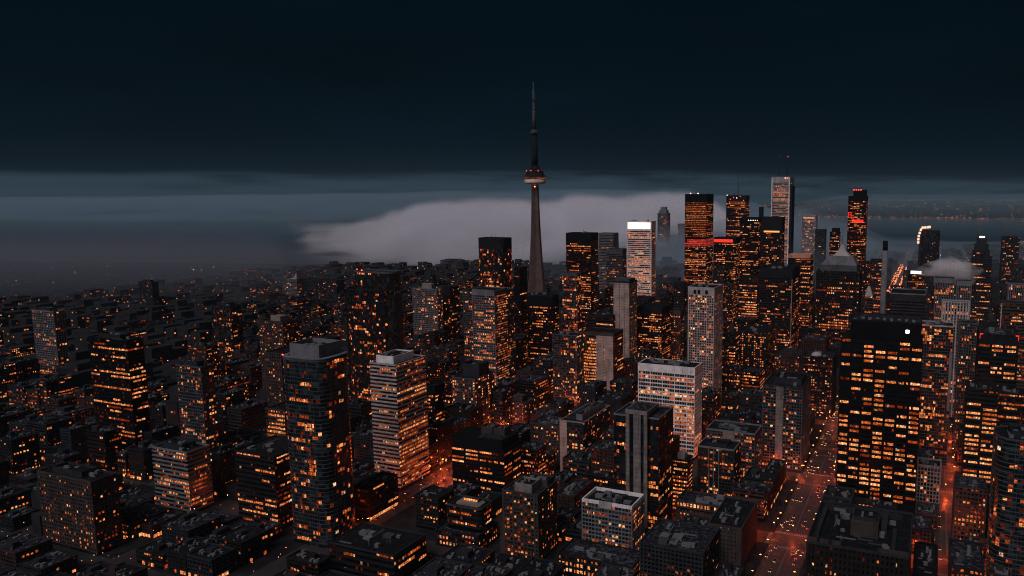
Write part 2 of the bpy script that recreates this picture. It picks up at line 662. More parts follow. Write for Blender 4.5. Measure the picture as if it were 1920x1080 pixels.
b = Bld('banded_office', 'white banded office tower with pale box penthouse, beside the glowing street on the left', 694, 742, 797, 685, 640, ref='white banded office')
b.facade('band', hero=100, lit=.36, sp=.42, fh=3.5, face={0: .7, 1: 1.2}, roof='roof_snow', frame='pale', cap='pale', pd=.5, parapet=.5)
b.well('penthouse', b.w * .12, b.l * .10, b.w * .80, b.l * .78, b.h - .4, b.h + 6.5, 'white', drop=1.2)

b = Bld('low_block', 'low dark block with flat roof wedged between the round-cornered tower and the glowing street', 660, 690, 745, 919, 578, ref='low block by the glowing street')
b.facade('office', hero=40, lit=.12, frame='charcoal', fh=4.5, roof='roof_bare')
b.box('stair_head', b.w * .2, b.l * .5, b.w * .5, b.l * .65, b.h - .3, b.h + 2.6, 'charcoal'); b.units(4)
m = MB()
m.box(b.w - 6, 0.2, 3.4, b.w + .9, b.l * .98, 4.3)
cn = m.build('canopy', M('charcoal'), b.root)
m = MB()
for k in range(40):
    y = b.l * (k + .1) / 41
    m.quad((b.w + .2, y, .6), (b.w + .2, y + b.l / 50, .6), (b.w + .2, y + b.l / 50, 3.3), (b.w + .2, y, 3.3), glow=glow(b.rng, b.rng.uniform(.3, 1)))
tag(m.build('shop_front', WIN, b.root), kind='stuff')

b = Bld('flat_roofed_hall', 'broad low hall with a flat seamed dark roof at the bottom left', 617, 738, 798, 1043, 478, ref='broad flat-roofed hall')
b.facade('office', hero=40, lit=.15, frame='charcoal', fh=4.5, roof='roof_bare', parapet=.5, cap='slate')
for k in range(9):
    b.box('roof_seam', b.w * (.06 + .1 * k), 1.0, b.w * (.06 + .1 * k) + .25, b.l - 1, b.h - .3, b.h - .02 + .01 * k, 'slate')
b.units(6)

b = Bld('dark_office', 'squat black office block with lit strips and beige boxes on its roof, left of centre', 847, 945, 977, 846, 620, ref='squat black office block')
b.facade('office', hero=100, lit=.46, fh=3.6, grp=7, rowc=.9, roof='roof_bare', top_blank=3.0)
zt = b.z(829)
m = MB(); m.prism(rect(b.w * .0, b.l * .06, b.w * .95, b.l), b.h - .4, zt); m.build('attic', M('black'), b.root)
m = MB(); m.prism(rect(b.w * .45, b.l * .12, b.w * .92, b.l * .5), zt - .1, zt + .25); m.build('snowy_roof', M('roof_snow'), b.root)
for a, c in ((.40, .62), (.64, .85)):
    b.well('penthouse', b.w * a, b.l * .5, b.w * c, b.l * .85, zt - .1, zt + 6.5, 'brown')

b = Bld('low_block', 'plain low block with bare dark roof left of the squat black office block', 778, 821, 850, 937, 560, ref='plain low block')
b.facade('punch', hero=40, lit=.10, frame='charcoal', core='glass_black', roof='roof_bare')
b.units(3)

b = Bld('terraced_block', 'low stepped building with a brightly lit strip across its top floor', 817, 896, 932, 1007, 524, ref='low stepped building')
b.facade('punch', hero=100, lit=.5, fh=4.2, frame='charcoal', core='glass_black', roof='roof_snow', run=2)
zt = b.z(963)
u0, u1 = b.x(833), b.x(903)
pl2 = rrect(b.w * .12, b.l * .22, b.w * .98, b.l * .9, 4, 3)
b.facade('office', pl2, z0=b.h - .3, z1=zt, lit=.2, frame='charcoal', roof='roof_bare', parapet=.8, cap='brown')
m = MB(); m.prism(rrect(b.w * .3, b.l * .36, b.w * .86, b.l * .78, 2.5, 3), zt - .4, zt + .5); m.build('terrace_deck', M('beige'), b.root)
b.box('top_pavilion', b.w * .38, b.l * .62, b.w * .74, b.l * .76, zt, zt + 2.6, 'brown')
m = MB()
for k in range(8):
    x = b.w * (.39 + .042 * k)
    m.quad((x, b.l * .62 - .08, zt + .7), (x + b.w * .034, b.l * .62 - .08, zt + .7), (x + b.w * .034, b.l * .62 - .08, zt + 2.5), (x, b.l * .62 - .08, zt + 2.5), glow=glow(b.rng, b.rng.uniform(.7, 1)))
tag(m.build('pavilion_window_row', WIN, b.root), kind='stuff')

b = Bld('apartment_block', 'beige apartment block with cluttered roof boxes, bottom centre left', 942, 1008, 1043, 930, 508, ref='beige apartment block')
b.facade('punch', hero=100, lit=.2, fh=2.9, bay=2.9, frame='brown', pw=.7, major=3, major_w=2.2, sp=.35, roof='roof_snow')
zt = b.z(907)
b.well('penthouse', b.w * .30, b.l * .1, b.w * .78, b.l * .55, b.h - .4, b.h + 6.2, 'beige')
b.well('penthouse', b.w * .30, b.l * .6, b.w * .95, b.l * .98, b.h - .4, b.h + 5.0, 'brown')
m = MB(); m.prism(rect(-b.w * .16, b.l * .1, -.35, b.l * .95), 0, b.z(984)); m.build('side_wing', M('brown'), b.root)
b.units(5)

b = Bld('brick_block', 'brown brick block half hidden between the beige apartments and the white-parapet apartments', 1041, 1076, 1112, 933, 585, ref='brown brick block')
b.facade('punch', hero=80, lit=.12, frame='brick', core='glass_dark', pw=1.8, sp=.5, face={1: 1.8}, roof='roof_snow', run=1.3)
b.units(8, big=.25)

b = Bld('apartment_block', 'grey apartment block with a white roof parapet, bottom centre', 1091, 1185, 1208, 956, 500, ref='white-parapet apartment block')
b.facade('condo', hero=100, lit=.2, frame='grey', fh=3.0, major=4, major_w=1.8, roof='roof_dark', parapet=0, run=1.8, rowc=.5)
pl = b.rect()
m = MB(); ring(m, offset(pl, -.3), b.h - .2, b.h + 2.4, -.6, .3); m.build('parapet', M('white'), b.root)
b.box('parapet_panel', b.w * .36, -.9, b.w * .60, .0, b.h - 2.0, b.h + 2.7, 'pale')
b.well('penthouse', b.w * .3, b.l * .4, b.w * .7, b.l * .85, b.h - .3, b.h + 1.6, 'slate'); b.units(8)

b = Bld('podium_block', 'low lit podium at the foot of the white-parapet apartment block', 1046, 1186, 1210, 1066, 470, l=24, ref='low lit podium')
b.facade('punch', hero=60, lit=.75, frame='charcoal', core='glass_black', fh=4.4, run=2.5, roof='roof_snow')
b.units(6)

b = Bld('slab_tower', 'dark glass tower with a tall grey ribbed core down its front', 1151, 1235, 1262, 786, 546, ref='dark tower with grey ribbed core')
b.facade('glass', hero=100, lit=.15, rowc=.6, run=2.4, frame='charcoal', core='glass_dark', roof='roof_snow', parapet=.7, cap='grey', sp=.2, face={0: 1.1})
x0, x1 = b.x(1177), b.x(1217)
zt = b.h + 5.5
m = MB(); m.prism(rect(x0, -3.0, x1, b.l * .62), 0, zt); cr = m.build('core', M('glass_dark'), b.root)
for a, c in ((0, .17), (.36, .70), (.84, 1.0)):
    b.box('core_rib', x0 + (x1 - x0) * a, -4.2, x0 + (x1 - x0) * c, -2.95, 0, zt - .4, 'panel_beige')
m = MB(); ring(m, rect(x0, -4.2, x1, b.l * .62), zt - 2.4, zt + .8, -.5, .12); m.build('core_cornice', M('beige'), b.root)
m = MB(); m.prism(rect(x0 + .4, -3.8, x1 - .4, b.l * .6), zt - .2, zt + .2); m.build('core_roof', M('roof_snow'), b.root)
for k in range(5):
    b.box('roof_unit', x0 + 1.5 + 2.6 * k, 2 + (k * 5) % 9, x0 + 3.2 + 2.6 * k, 4 + (k * 5) % 9, zt, zt + 1.4, 'plant_dark')

b = Bld('slab_block', 'long apartment slab with blank beige end wall and grey roof box', 1051, 1093, 1143, 793, 680, ref='slab with blank beige end wall')
b.facade('punch', hero=100, lit=.22, frame='slate', core='glass', pw=.5, sp=.3, roof='roof_snow', parapet=.5, cap='beige')
b.box('end_wall', -.6, -.9, b.w * .30, .5, 0, b.h + .2, 'panel_pink')
m = MB(); m.prism(rect(b.w * .02, b.l * .02, b.w * .5, b.l * .98), b.h - .4, b.h + .3); m.build('snowy_roof', M('roof_snow'), b.root)
b.well('penthouse', b.w * .55, b.l * .12, b.w * .82, b.l * .92, b.h - .4, b.h + 5.5, 'grey')

b = Bld('white_office', 'white concrete office block with blank top fascia and many lit floors, centre', 1197, 1302.5, 1316, 690, 718, ref='white office with blank fascia')
b.facade('band', hero=100, lit=.55, sp=.30, fh=4.0, top_blank=7.6, frame='white', bay=2.6, pd=.4, roof='roof_dark', parapet=.3, hot=.6, pw=.2, major=5, major_w=4.0, face={1: .35}, run=6)
b.units(9)

b = Bld('small_office', 'narrow brightly lit office with white roof box in front of the white office', 1256, 1289, 1298, 865, 592, ref='narrow brightly lit office')
b.facade('band', hero=100, lit=.95, frame='charcoal', sp=.48, roof='roof_snow', rowc=.1, hot=1.0, fh=3.4, face={1: .4})
b.box('penthouse', b.w * .35, b.l * .3, b.w * .75, b.l * .9, b.h - .3, b.h + 4.5, 'pale')

b = Bld('balcony_block', 'taller dark balcony block with lit top-floor windows behind its shorter twin', 1325, 1415.5, 1428, 815, 655, ref='taller dark balcony block')
b.facade('condo', hero=100, lit=.3, frame='steel', core='glass_dark', major=3, major_w=1.8, roof='roof_dark', parapet=.9, run=2.2, rowc=.6, cap='grey')
b.box('blank_panel', b.w * .34, -.45, b.w * .58, .1, b.h - 8, b.h - .2, 'panel_beige')
b.well('penthouse', b.w * .2, b.l * .3, b.w * .7, b.l * .8, b.h - .4, b.h + 2.2, 'steel'); b.units(6)

b = Bld('balcony_block', 'shorter dark balcony block with gridded stair bay in front of its taller twin', 1309, 1376, 1389, 845, 618, ref='shorter dark balcony block')
b.facade('condo', hero=100, lit=.3, frame='slate', core='glass_dark', roof='roof_dark', parapet=.9, run=1.8, cap='grey')
for q in (.30, .44, .58):
    b.box('stair_bay_rib', b.w * q, -.8, b.w * q + .7, .05, 4, b.h - .5, 'grey')
b.well('penthouse', b.w * .2, b.l * .25, b.w * .75, b.l * .85, b.h - .4, b.h + 2.4, 'slate')

b = Bld('masonry_block', 'dim brown masonry block with scattered small lit windows near the avenue', 1328, 1390, 1420, 993, 494, ref='dim brown masonry block')
b.facade('punch', hero=60, lit=.10, frame='brown', core='glass_black', pw=1.9, sp=.52, roof='roof_dark', run=1.2)
b.units(5)
b = Bld('masonry_block', 'older block with snowy roof clutter and a lit attic storey, right of bottom centre', 1268, 1384, 1398, 957, 552, l=22, ref='block with lit attic storey')
b.facade('punch', hero=60, z1=b.h - 6, lit=.08, frame='brown', core='glass_black', pw=1.6, sp=.45, roof_part=False)
b.facade('punch', z0=b.h - 6.2, hero=40, lit=.62, fh=5.0, frame='brown', core='glass_black', sp=.3, roof='roof_snow', hot=1)
b.units(10, big=.2)

b = Bld('low_block', 'low block under patchy snow at the bottom edge left of the avenue', 1200, 1318, 1332, 1040, 462, l=40, ref='low snow-patched block')
b.facade('punch', hero=40, lit=.06, frame='slate', core='glass_black', roof='roof_snow'); b.units(9)

b = Bld('apartment_slab', 'dark apartment slab with one plain vertical stripe, standing left of the avenue', 1431, 1505, 1521, 728, 690, ref='dark slab with vertical stripe')
b.facade('condo', hero=100, lit=.2, frame='steel', core='glass_dark', sp=.28, roof='roof_dark', major=3, major_w=1.5, cap='slate', run=1.3)
b.box('blank_stripe', b.w * .34, -.5, b.w * .52, .08, 6, b.h - .6, 'panel_beige')
zt = b.z(703)
b.well('penthouse', b.w * .22, b.l * .2, b.w * .92, b.l * .75, b.h - .4, b.h + 6, 'slate'); b.units(4)

b = Bld('black_office_tower', 'big black office tower with one small white square light under its roof', 1577, 1729, 1738, 645, 590, l=40, ref='big black office tower')
b.facade('office', hero=100, lit=.58, fh=4.05, bay=1.55, grp=6, rowc=.6, gain=1.0, parapet=.0, roof='roof_bare', hot=.7, pw=.14, major=6, major_w=6.0, sp=.46, base_blank=3)
zt = b.z(608)
x0 = b.x(1594)
m = MB(); m.prism(rect(x0, .8, b.w - 1.0, b.l - 1), b.h - .4, zt); ca = m.build('cap', M('black'), b.root)
m = MB(); ring(m, rect(x0, .8, b.w - 1.0, b.l - 1), zt - .5, zt + .8, -.5, .12); m.build('parapet', M('charcoal'), b.root)
m = MB(); m.prism(rect(x0 + .6, 1.4, b.w - 1.6, b.l - 1.6), zt - .1, zt + .15); m.build('roof_deck', M('roof_snow'), b.root)
for k in range(9):
    b.box('roof_unit', x0 + 2 + k * b.w * .09, 2.5 + (k * 7) % 11, x0 + 4.5 + k * b.w * .09, 5 + (k * 7) % 11, zt, zt + 1.2 + (k % 3) * .5, 'plant')
m = MB(); xw = b.x(1700.5); zw = b.z(624); m.box(xw - 1.3, .5, zw - 1.3, xw + 1.3, .85, zw + 1.3); m.build('sign_light', WHITE_L, b.root)

b = Bld('red_crowned_tower', 'black tower with strong lit floors and red corner lights on its roof, far right', 1837, 1837, 1911, 626, 655, l=40, side='L', ref='tower with red corner lights')
b.facade('office', hero=60, lit=.6, fh=4.0, bay=1.8, grp=6,  top_blank=9, roof='roof_snow', parapet=.4, frame='charcoal', hot=.8, run=6)
for x in (1.5, b.w - 1.5):
    m = MB(); m.box(x - 1.2, -.5, b.h - .2, x + 1.2, -.15, b.h + .6); m.box(x + (-1.3 if x < 5 else .9), -.5, b.h - 4, x + (-.9 if x < 5 else 1.3), -.15, b.h + .6)
    m.build('corner_light', REDSIGN, b.root)
b.units(8); b.mast(b.w * .52, b.l * .5, b.h, b.h + 13, .35, False)

b = Bld('lit_office_wing', 'lower office wing with stacked lit floors below the tower with red corner lights', 1814, 1814, 1872, 729, 615, l=26, side='L', ref='lower lit office wing')
b.facade('office', hero=80, lit=.6, fh=3.9, bay=1.8, grp=7,  frame='charcoal', roof='roof_dark', hot=.8, run=5); b.units(4)
b = Bld('lit_office_wing', 'office with red-orange lit floors cut off by the right edge of the picture', 1873, 1873, 1930, 737, 628, l=22, side='L', ref='office at the right edge')
b.facade('office', hero=60, lit=.7, fh=3.9, bay=2.2, frame='charcoal', roof='roof_dark', hot=.6, run=6); b.units(4)

b = Bld('curved_glass_tower', 'glass tower with curved gridded facade in the bottom right corner', 1852, 1868, 1965, 822, 480, l=32, side='L', ref='curved glass tower')
pl = rrect(0, 0, b.w, b.l, 12, 6, (1, 0, 0, 1))
b.facade('glass', pl, hero=100, lit=.3, fh=3.3, run=3.5, rowc=.9, frame='steel', roof='roof_dark', parapet=.6, sp=.2, pw=.2)
b.well('penthouse', b.w * .3, b.l * .2, b.w * .9, b.l * .8, b.h - .3, b.h + 4.5, 'slate', drop=2); b.units(6)

b = Bld('mansion_block', 'wide dark building with a deep cluttered roof at the bottom right beside the avenue', 1513, 1705, 1708, 1048, 430, l=68, ref='wide building with cluttered roof')
b.facade('punch', hero=60, lit=.16, fh=4.2, frame='fill_brown', core='glass_black', pw=1.7, roof='roof_bare', parapet=1.2, cap='slate')
cx0, cx1 = b.w * .40, b.w * .68
b.box('penthouse', cx0, b.l * .30, cx1, b.l * .62, b.h - .4, b.h + 9, 'brown')
b.well('plant_enclosure', cx0 + 1, b.l * .36, cx1 - 1, b.l * .6, b.h + 8.9, b.h + 11.5, 'slate')
b.box('penthouse', b.w * .70, b.l * .42, b.w * .76, b.l * .8, b.h - .4, b.h + 6, 'slate')
for x0, y0, x1, y1 in ((.06, .12, .1, .86), (.1, .82, .9, .86), (.82, .1, .86, .5)):
    b.box('roof_screen', b.w * x0, b.l * y0, b.w * x1, b.l * y1, b.h - .4, b.h + 2.8, 'slate')
for k in range(3):
    b.box('parapet_block', b.w * (.01 + .12 * k), -.4, b.w * (.10 + .12 * k), 1.2, b.h - .2, b.h + 3.4, 'brown')
b.box('parapet_block', b.w * .70, -.4, b.w * .99, 1.2, b.h - .2, b.h + 3.4, 'brown')
b.units(26, big=.08)

b = Bld('low_block', 'low black block with patchy roof between the two right-hand streets', 1712, 1757, 1760, 1085, 452, l=48, ref='low black block')
b.facade('punch', hero=20, lit=.08, frame='black', core='glass_black', roof='roof_bare'); b.units(5)
b = Bld('gridded_block', 'small beige gridded block at the right foot of the big black tower', 1721, 1764, 1766, 877, 612, l=18, ref='small beige gridded block')
b.facade('grid', hero=40, lit=.12, frame='beige', core='glass_dark', bay=2.8, fh=3.4, roof='roof_dark', top_blank=1.5); b.units(6)
b = Bld('brick_block', 'dark red low building with a lit ground floor below the beige gridded block', 1717, 1759, 1761, 968, 560, l=22, ref='dark red low building')
b.facade('punch', hero=40, lit=.45, frame='brick', core='glass_black', fh=4, roof='roof_snow'); b.units(4)
b = Bld('brick_block', 'brown mid-rise with snow-patched roof and lit lower floors beside the right street', 1791, 1791, 1851, 912, 545, l=24, side='L', ref='mid-rise beside the right street')
b.facade('punch', hero=60, lit=.45, frame='brown', core='glass_black', run=2.5, fh=3.5, roof='roof_snow', rowc=.8); b.units(4)
b = Bld('low_block', 'low block with a large snow patch on its roof at the bottom right', 1782, 1782, 1845, 1062, 468, l=42, side='L', ref='low block with snow patch')
b.facade('punch', hero=60, lit=.7, frame='charcoal', core='glass_black', fh=4.2, roof='roof_snow', run=4); b.units(4)

# ------------------------------------------------------------------ the middle of the city
b = Bld('condo_tower', 'dark condominium behind the big black tower with a white stepped column of windows', 1726, 1788, 1800, 613, 705, l=26, ref='condominium behind the black tower')
b.facade('glass', lit=.26, frame='steel', core='glass_dark', roof='roof_snow', parapet=.7, cap='pale')
b.box('white_column', b.w * .92, -.9, b.w * 1.0, .1, b.z(770), b.z(660), 'grey'); b.units(7)
m = MB(); m.box(0, -.6, b.h - 3, .6, -.25, b.h + .4); m.box(0, -.6, b.h - .2, 3.5, -.25, b.h + .4); m.build('corner_light', REDSIGN, b.root)

b = Bld('lobed_tower', 'dark glass tower with rounded upper block and bright floors, behind the two left-front towers', 638, 720, 752, 547, 830, ref='tower with rounded upper block')
pl = rrect(0, 0, b.w, b.l, b.w * .28, 6, (1, 1, 1, 1))
b.facade('glass', pl, lit=.22, rowc=.7, run=3, frame='charcoal', core='glass_dark', roof='roof_dark', hot=.8)
zt = b.z(513)
x0, x1 = b.x(655), b.x(731)
pl2 = rrect(x0, b.l * .1, x1, b.l * .9, 10, 5)
b.facade('glass', pl2, z0=b.h - .3, z1=zt, lit=.05, frame='charcoal', roof='roof_snow', parapet=1.6, cap='steel')
b.beacon(x0 + 16, b.l * .12, zt + 1.4, .8); b.beacon(x0 + 2, b.l * .4, zt + 1.4, .6)
for k, (a, c) in enumerate(((-.5, .14), (.9, 1.14))):
    m = MB(); m.prism(rrect(b.w * a if k else -2.5, b.l * .25, b.w * c, b.l * .8, 4, 3), 0, b.h - 1 - 3 * k); m.build('side_lobe', M('glass_dark'), b.root)

b = Bld('condo_tower', 'slim grey residential tower with brown roof box left of the tall needle', 773, 819, 829, 543, 1150, ref='slim grey residential tower')
b.facade('condo', lit=.2, frame='grey', roof='roof_snow'); b.box('penthouse', b.w * .35, b.l * .2, b.w * .75, b.l * .8, b.h - .4, b.h + 8, 'beige')
b = Bld('condo_tower', 'dark residential tower right beside the slim grey one', 829, 843, 849, 540, 1180, l=24, ref='dark twin of the slim grey tower')
b.facade('condo', lit=.13, frame='charcoal', core='glass_dark', roof='roof_dark')

b = Bld('round_topped_tower', 'tall dark office tower with blank dark crown, left of the tall needle', 893, 942, 963, 449, 1180, ref='tall tower with blank dark crown')
pl = rrect(0, 0, b.w, b.l, 9, 5)
b.facade('glass', pl, lit=.22, frame='charcoal', core='glass_dark', top_blank=16, rowc=.5, roof='roof_snow', parapet=1.5, cap='charcoal', fh=3.6)
b.mast(b.w * .4, b.l * .4, b.h, b.h + 9, .3, False); b.mast(b.w * .55, b.l * .4, b.h, b.h + 9, .3, False)
b = Bld('slab_tower', 'narrow black slab pressed against the tower with the blank dark crown', 964, 974, 976, 503, 1130, l=22, ref='narrow black slab')
b.facade('office', lit=.12, roof='roof_bare', parapet=.4)

b = Bld('condo_tower', 'residential tower with pale blank crown box in front of the tall dark-crowned tower', 868, 929, 964, 545, 920, ref='residential tower with pale crown box')
b.facade('condo', lit=.25, frame='steel', roof='roof_dark', z1=b.h - 3, rowc=.5)
x0, x1 = b.x(888), b.x(929)
b.facade('condo', rect(x0, -3, x1, b.l * .6), lit=.36, frame='grey', top_blank=6.5, cap='grey', rowc=.8, run=2.5)

b = Bld('black_office_tower', 'rounded black office tower standing in front of the foot of the tall needle', 984, 1036, 1051, 556, 1000, ref='rounded black tower at the needle foot')
pl = rrect(0, 0, b.w, b.l, 7, 5)
b.facade('office', pl, lit=.28, fh=3.8, top_blank=15, roof='roof_dark', parapet=1.2, cap='charcoal', run=2.5, rowc=1.0, hot=.5)
b.units(4)

b = Bld('condo_tower', 'slim glass condominium just right of the tall needle', 1054, 1082, 1090, 513, 1060, ref='slim glass condominium')
b.facade('glass', lit=.3, frame='steel', roof='roof_dark', parapet=.8, top_blank=4)
b = Bld('dark_office_tower', 'black tower with lit upper floors right of the tall needle', 1061, 1107, 1122, 438, 1330, ref='black tower right of the needle')
b.facade('office', lit=.45, top_blank=14, fh=4, roof='roof_bare', parapet=.6, run=4, face={1: .3}, hot=.7)
b.units(5); b.mast(b.w * .6, b.l * .4, b.h, b.h + 8, .5, False)
b = Bld('banded_tower', 'grey banded tower fading into mist behind the black tower', 1123, 1150, 1153, 438, 1720, l=30, ref='grey banded misty tower')
b.facade('band', lit=.10, frame='grey', roof='roof_dark', sp=.5)
b = Bld('banded_tower', 'shorter banded tower with dark blank top beside the bright white tower', 1137, 1167, 1172, 468, 1560, l=28, ref='shorter banded tower with dark top')
b.facade('band', lit=.14, frame='steel', roof='roof_dark', top_blank=10); b.mast(b.w * .6, b.l * .5, b.h, b.h + 14, .5, False)

b = Bld('white_banded_tower', 'bright white banded tower with glowing white crown', 1176, 1221, 1229, 415, 1450, ref='bright white tower with glowing crown')
b.facade('band', lit=.6, frame='white', sp=.42, fh=3.9, top_blank=19, roof='roof_dark', pd=.5, face={1: .35}, hot=.4, run=7, parapet=.5)
for x in (0, b.w):
    b.box('corner_pier', x - .9, -.9, x + .9, .9, 0, b.h - 1, 'white')
m = MB(); m.box(1.5, -.95, b.h - 15, b.w - 1.5, -.5, b.h - 2.5); m.build('lit_crown_sign', emit('crown_sign', (1.0, .80, .68), 1.7), b.root)
b.box('west_flank', -4, b.l * .3, -.2, b.l * .9, 0, b.h - 18, 'steel'); b.units(3)

b = Bld('concrete_shaft_tower', 'pale concrete tower with windowless ribbed front, before the bright white tower', 1151, 1180, 1194, 530, 1010, ref='pale windowless concrete tower')
b.facade('punch', lit=.22, frame='beige', core='glass_dark', roof='roof_dark', parapet=1.2, face={0: 0}, cap='charcoal')
for a, c in ((-.01, .36), (.40, .66), (.70, 1.0)):
    b.box('front_panel', b.w * a, -1.0, b.w * c, .05, 0, b.h - .8, 'panel_pink')
b.box('penthouse', b.w * .05, b.l * .1, b.w * .95, b.l * .9, b.h - .4, b.h + 4.5, 'steel')

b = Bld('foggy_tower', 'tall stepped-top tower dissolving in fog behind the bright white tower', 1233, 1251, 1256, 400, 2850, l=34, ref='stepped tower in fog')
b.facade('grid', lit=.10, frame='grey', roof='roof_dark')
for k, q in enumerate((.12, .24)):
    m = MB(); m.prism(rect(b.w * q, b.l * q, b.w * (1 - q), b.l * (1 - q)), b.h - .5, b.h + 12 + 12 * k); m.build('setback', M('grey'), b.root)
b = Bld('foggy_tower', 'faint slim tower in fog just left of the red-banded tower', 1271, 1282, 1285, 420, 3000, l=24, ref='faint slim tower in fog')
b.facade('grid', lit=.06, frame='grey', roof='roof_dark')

b = Bld('red_banded_tower', 'tall tower with amber lit floors and a red glowing band', 1284.5, 1325, 1338, 364, 1560, ref='tall red-banded tower')
zr0, zr1 = b.z(463), b.z(449)
b.facade('office', lit=.93, top_blank=17, fh=3.7, bay=1.8, frame='black', run=8, rowc=.25, z0=zr1, hot=.15, face={1: .5}, parapet=.3, roof='roof_bare', sp=.5, gain=.7)
b.facade('office', z0=zr0, z1=zr1, lit=.95, hue='red', fh=3.7, bay=1.8, run=8, rowc=0, hot=.3, sp=.2, roof_part=False)
b.facade('office', z0=0, z1=zr0, lit=.55, fh=3.7, bay=1.8, run=4, rowc=1.0, hot=.7, face={1: .5}, roof_part=False)
for x in (.25, .6):
    b.beacon(b.w * x, 1, b.h + .3, 1.0, WHITE_L)

b = Bld('red_topped_tower', 'dark tower with a glowing red strip along its top', 1338, 1380, 1386, 447, 1470, l=36, ref='dark tower with red top strip')
b.facade('office', lit=.42, top_blank=11, fh=3.8, bay=2, run=2.2, roof='roof_dark', hot=.7)
m = MB(); m.box(b.w * .02, -.7, b.h - 8, b.w * .86, -.2, b.h - 2.4); m.build('red_strip', REDSIGN, b.root)

b = Bld('masted_tower', 'dark tower with a roof mast and red lights, behind the red-topped tower', 1362, 1398, 1404, 367, 1780, l=40, ref='dark tower with roof mast')
b.facade('office', lit=.4, top_blank=14, fh=4, bay=2.2, frame='charcoal', run=5, roof='roof_dark', parapet=.8)
b.mast(b.w * .52, b.l * .4, b.h, b.z(334), .9, False); b.mast(b.w * .34, b.l * .4, b.h, b.h + 6, .9, False)
for k in range(6):
    b.beacon(b.w * (.04 + .17 * k), -.3, b.h - (6 if k % 2 else -.6) - 3 * (k % 3), .8, RED if k % 3 else WHITE_L)

b = Bld('dark_slab_tower', 'black slab tower with a chimney, left of the grey-capped slab', 1387, 1424, 1428, 409, 1520, l=36, ref='black slab tower with chimney')
b.facade('office', lit=.3, top_blank=9, run=2.5, roof='roof_bare', fh=3.9, hot=.6)
x0 = b.x(1421)
m = MB(); m.box(x0 - .5, b.l * .3, 0, x0 + 7, b.l * .6, b.z(388)); m.build('chimney', M('charcoal'), b.root)
for k in range(6):
    b.beacon(b.w * (.45 + .09 * k), -.4, b.h - 5, .6, WHITE_L)
b = Bld('dark_slab_tower', 'dark slab with one bright lit line near the top, before the white twin-masted tower', 1427, 1466, 1472, 408, 1430, l=32, ref='grey-capped slab')
b.facade('office', lit=.28, top_blank=30, run=3, roof='roof_bare', frame='charcoal', fh=3.9)
m = MB(); m.box(b.w * .15, -.6, b.z(436), b.w * .9, -.2, b.z(433)); m.build('lit_line', emit('amber_line', (1, .4, .12), 1.3), b.root)

b = Bld('white_masted_tower', 'tallest white tower with two thin roof masts', 1448, 1480.5, 1489, 332, 1900, ref='white twin-masted tower')
b.facade('band', lit=.4, frame='pale', top_blank=14, fh=4, roof='roof_dark', pd=.6, rowc=1.4, run=6, sp=.5, parapet=.6, face={1: .5})
for x in (0, b.w):
    b.box('corner_pier', x - 1.3, -1.3, x + 1.3, 1.3, 0, b.h, 'white')
b.box('east_shoulder', b.w + .7, b.l * .2, b.w + 5, b.l * .8, 0, b.h - 22, 'slate')
for px in (1457, 1473):
    b.mast(b.x(px), b.l * .4, b.h, b.z(293), 1.1, True)
for k in range(5):
    b.beacon(b.w * (.7 + .07 * k), -.6, b.h - 3, .7, WHITE_L if k % 2 else RED)

b = Bld('gridded_tower', 'small pale gridded tower far off, right of the twin-masted tower', 1504, 1530, 1532, 404, 2200, l=36, ref='small pale gridded tower')
b.facade('grid', lit=.22, frame='pale', roof='roof_dark', fh=3.8)
m = MB(); m.box(b.w * .1, -.9, b.h - 9, b.w * .9, -.6, b.h - 6); m.build('lit_crown_line', emit('crown_line', (1, .45, .25), .9), b.root)
b = Bld('foggy_tower', 'grey flat-topped tower in haze beside the small pale gridded tower', 1529, 1547, 1550, 431, 2050, l=30, ref='grey flat-topped hazy tower')
b.facade('grid', lit=.03, frame='slate', roof='roof_dark')
b = Bld('dome_topped_tower', 'dark tower with curved top rising behind the pyramid roof', 1556, 1574, 1578, 436, 1750, l=24, ref='dark tower with curved top')
b.facade('office', lit=.45, roof='roof_bare', run=3)
m = MB(); m.prism(rrect(b.w * .18, b.l * .1, b.w * .95, b.l * .9, 4, 4), b.h - .4, b.h + 10); m.build('curved_cap', M('black'), b.root)

b = Bld('red_signed_tower', 'tall dark tower with red lettered signs, right of the pyramid-roofed tower', 1591, 1625, 1630, 368, 1520, l=36, ref='tall tower with red signs')
b.facade('office', lit=.45, fh=3.5, bay=2.2, run=1.8, rowc=.5, top_blank=10, roof='roof_bare', face={0: .9})
m = MB(); m.prism(rect(b.w * .25, b.l * .1, b.w * .95, b.l * .8), b.h - .4, b.z(356)); m.build('crown', M('black'), b.root)
for k in range(4):
    b.beacon(b.w * (.28 + .13 * k), b.l * .08, b.z(357), 1.0)
sg = MB()
x0, x1, z0, z1 = b.x(1600), b.x(1620.5), b.z(417.5), b.z(410.5)
sg.box(x0, -.7, z0 - .2, x1, -.3, z0 + .9)
for k in range(8):
    xa = x0 + (x1 - x0) * k / 8
    sg.box(xa + .3, -.72, z0 + 1.2, xa + (x1 - x0) / 8 - .25, -.3, z1 - (0 if k in (0, 3) else 1.8))
sg.build('red_sign', REDSIGN, b.root)
sg = MB()
x0, x1, z0, z1 = b.x(1591.5), b.x(1597.5), b.z(409), b.z(398)
for q in ((x0, z0, x0 + .9, z1), (x1 - .9, z0, x1, z1), (x0, z0, x1, z0 + .9), (x0, z1 - .9, x1, z1), (x0, (z0 + z1) / 2, x1, (z0 + z1) / 2 + .9)):
    sg.box(q[0], -.7, q[1], q[2], -.3, q[3])
sg.build('red_emblem', REDSIGN, b.root)

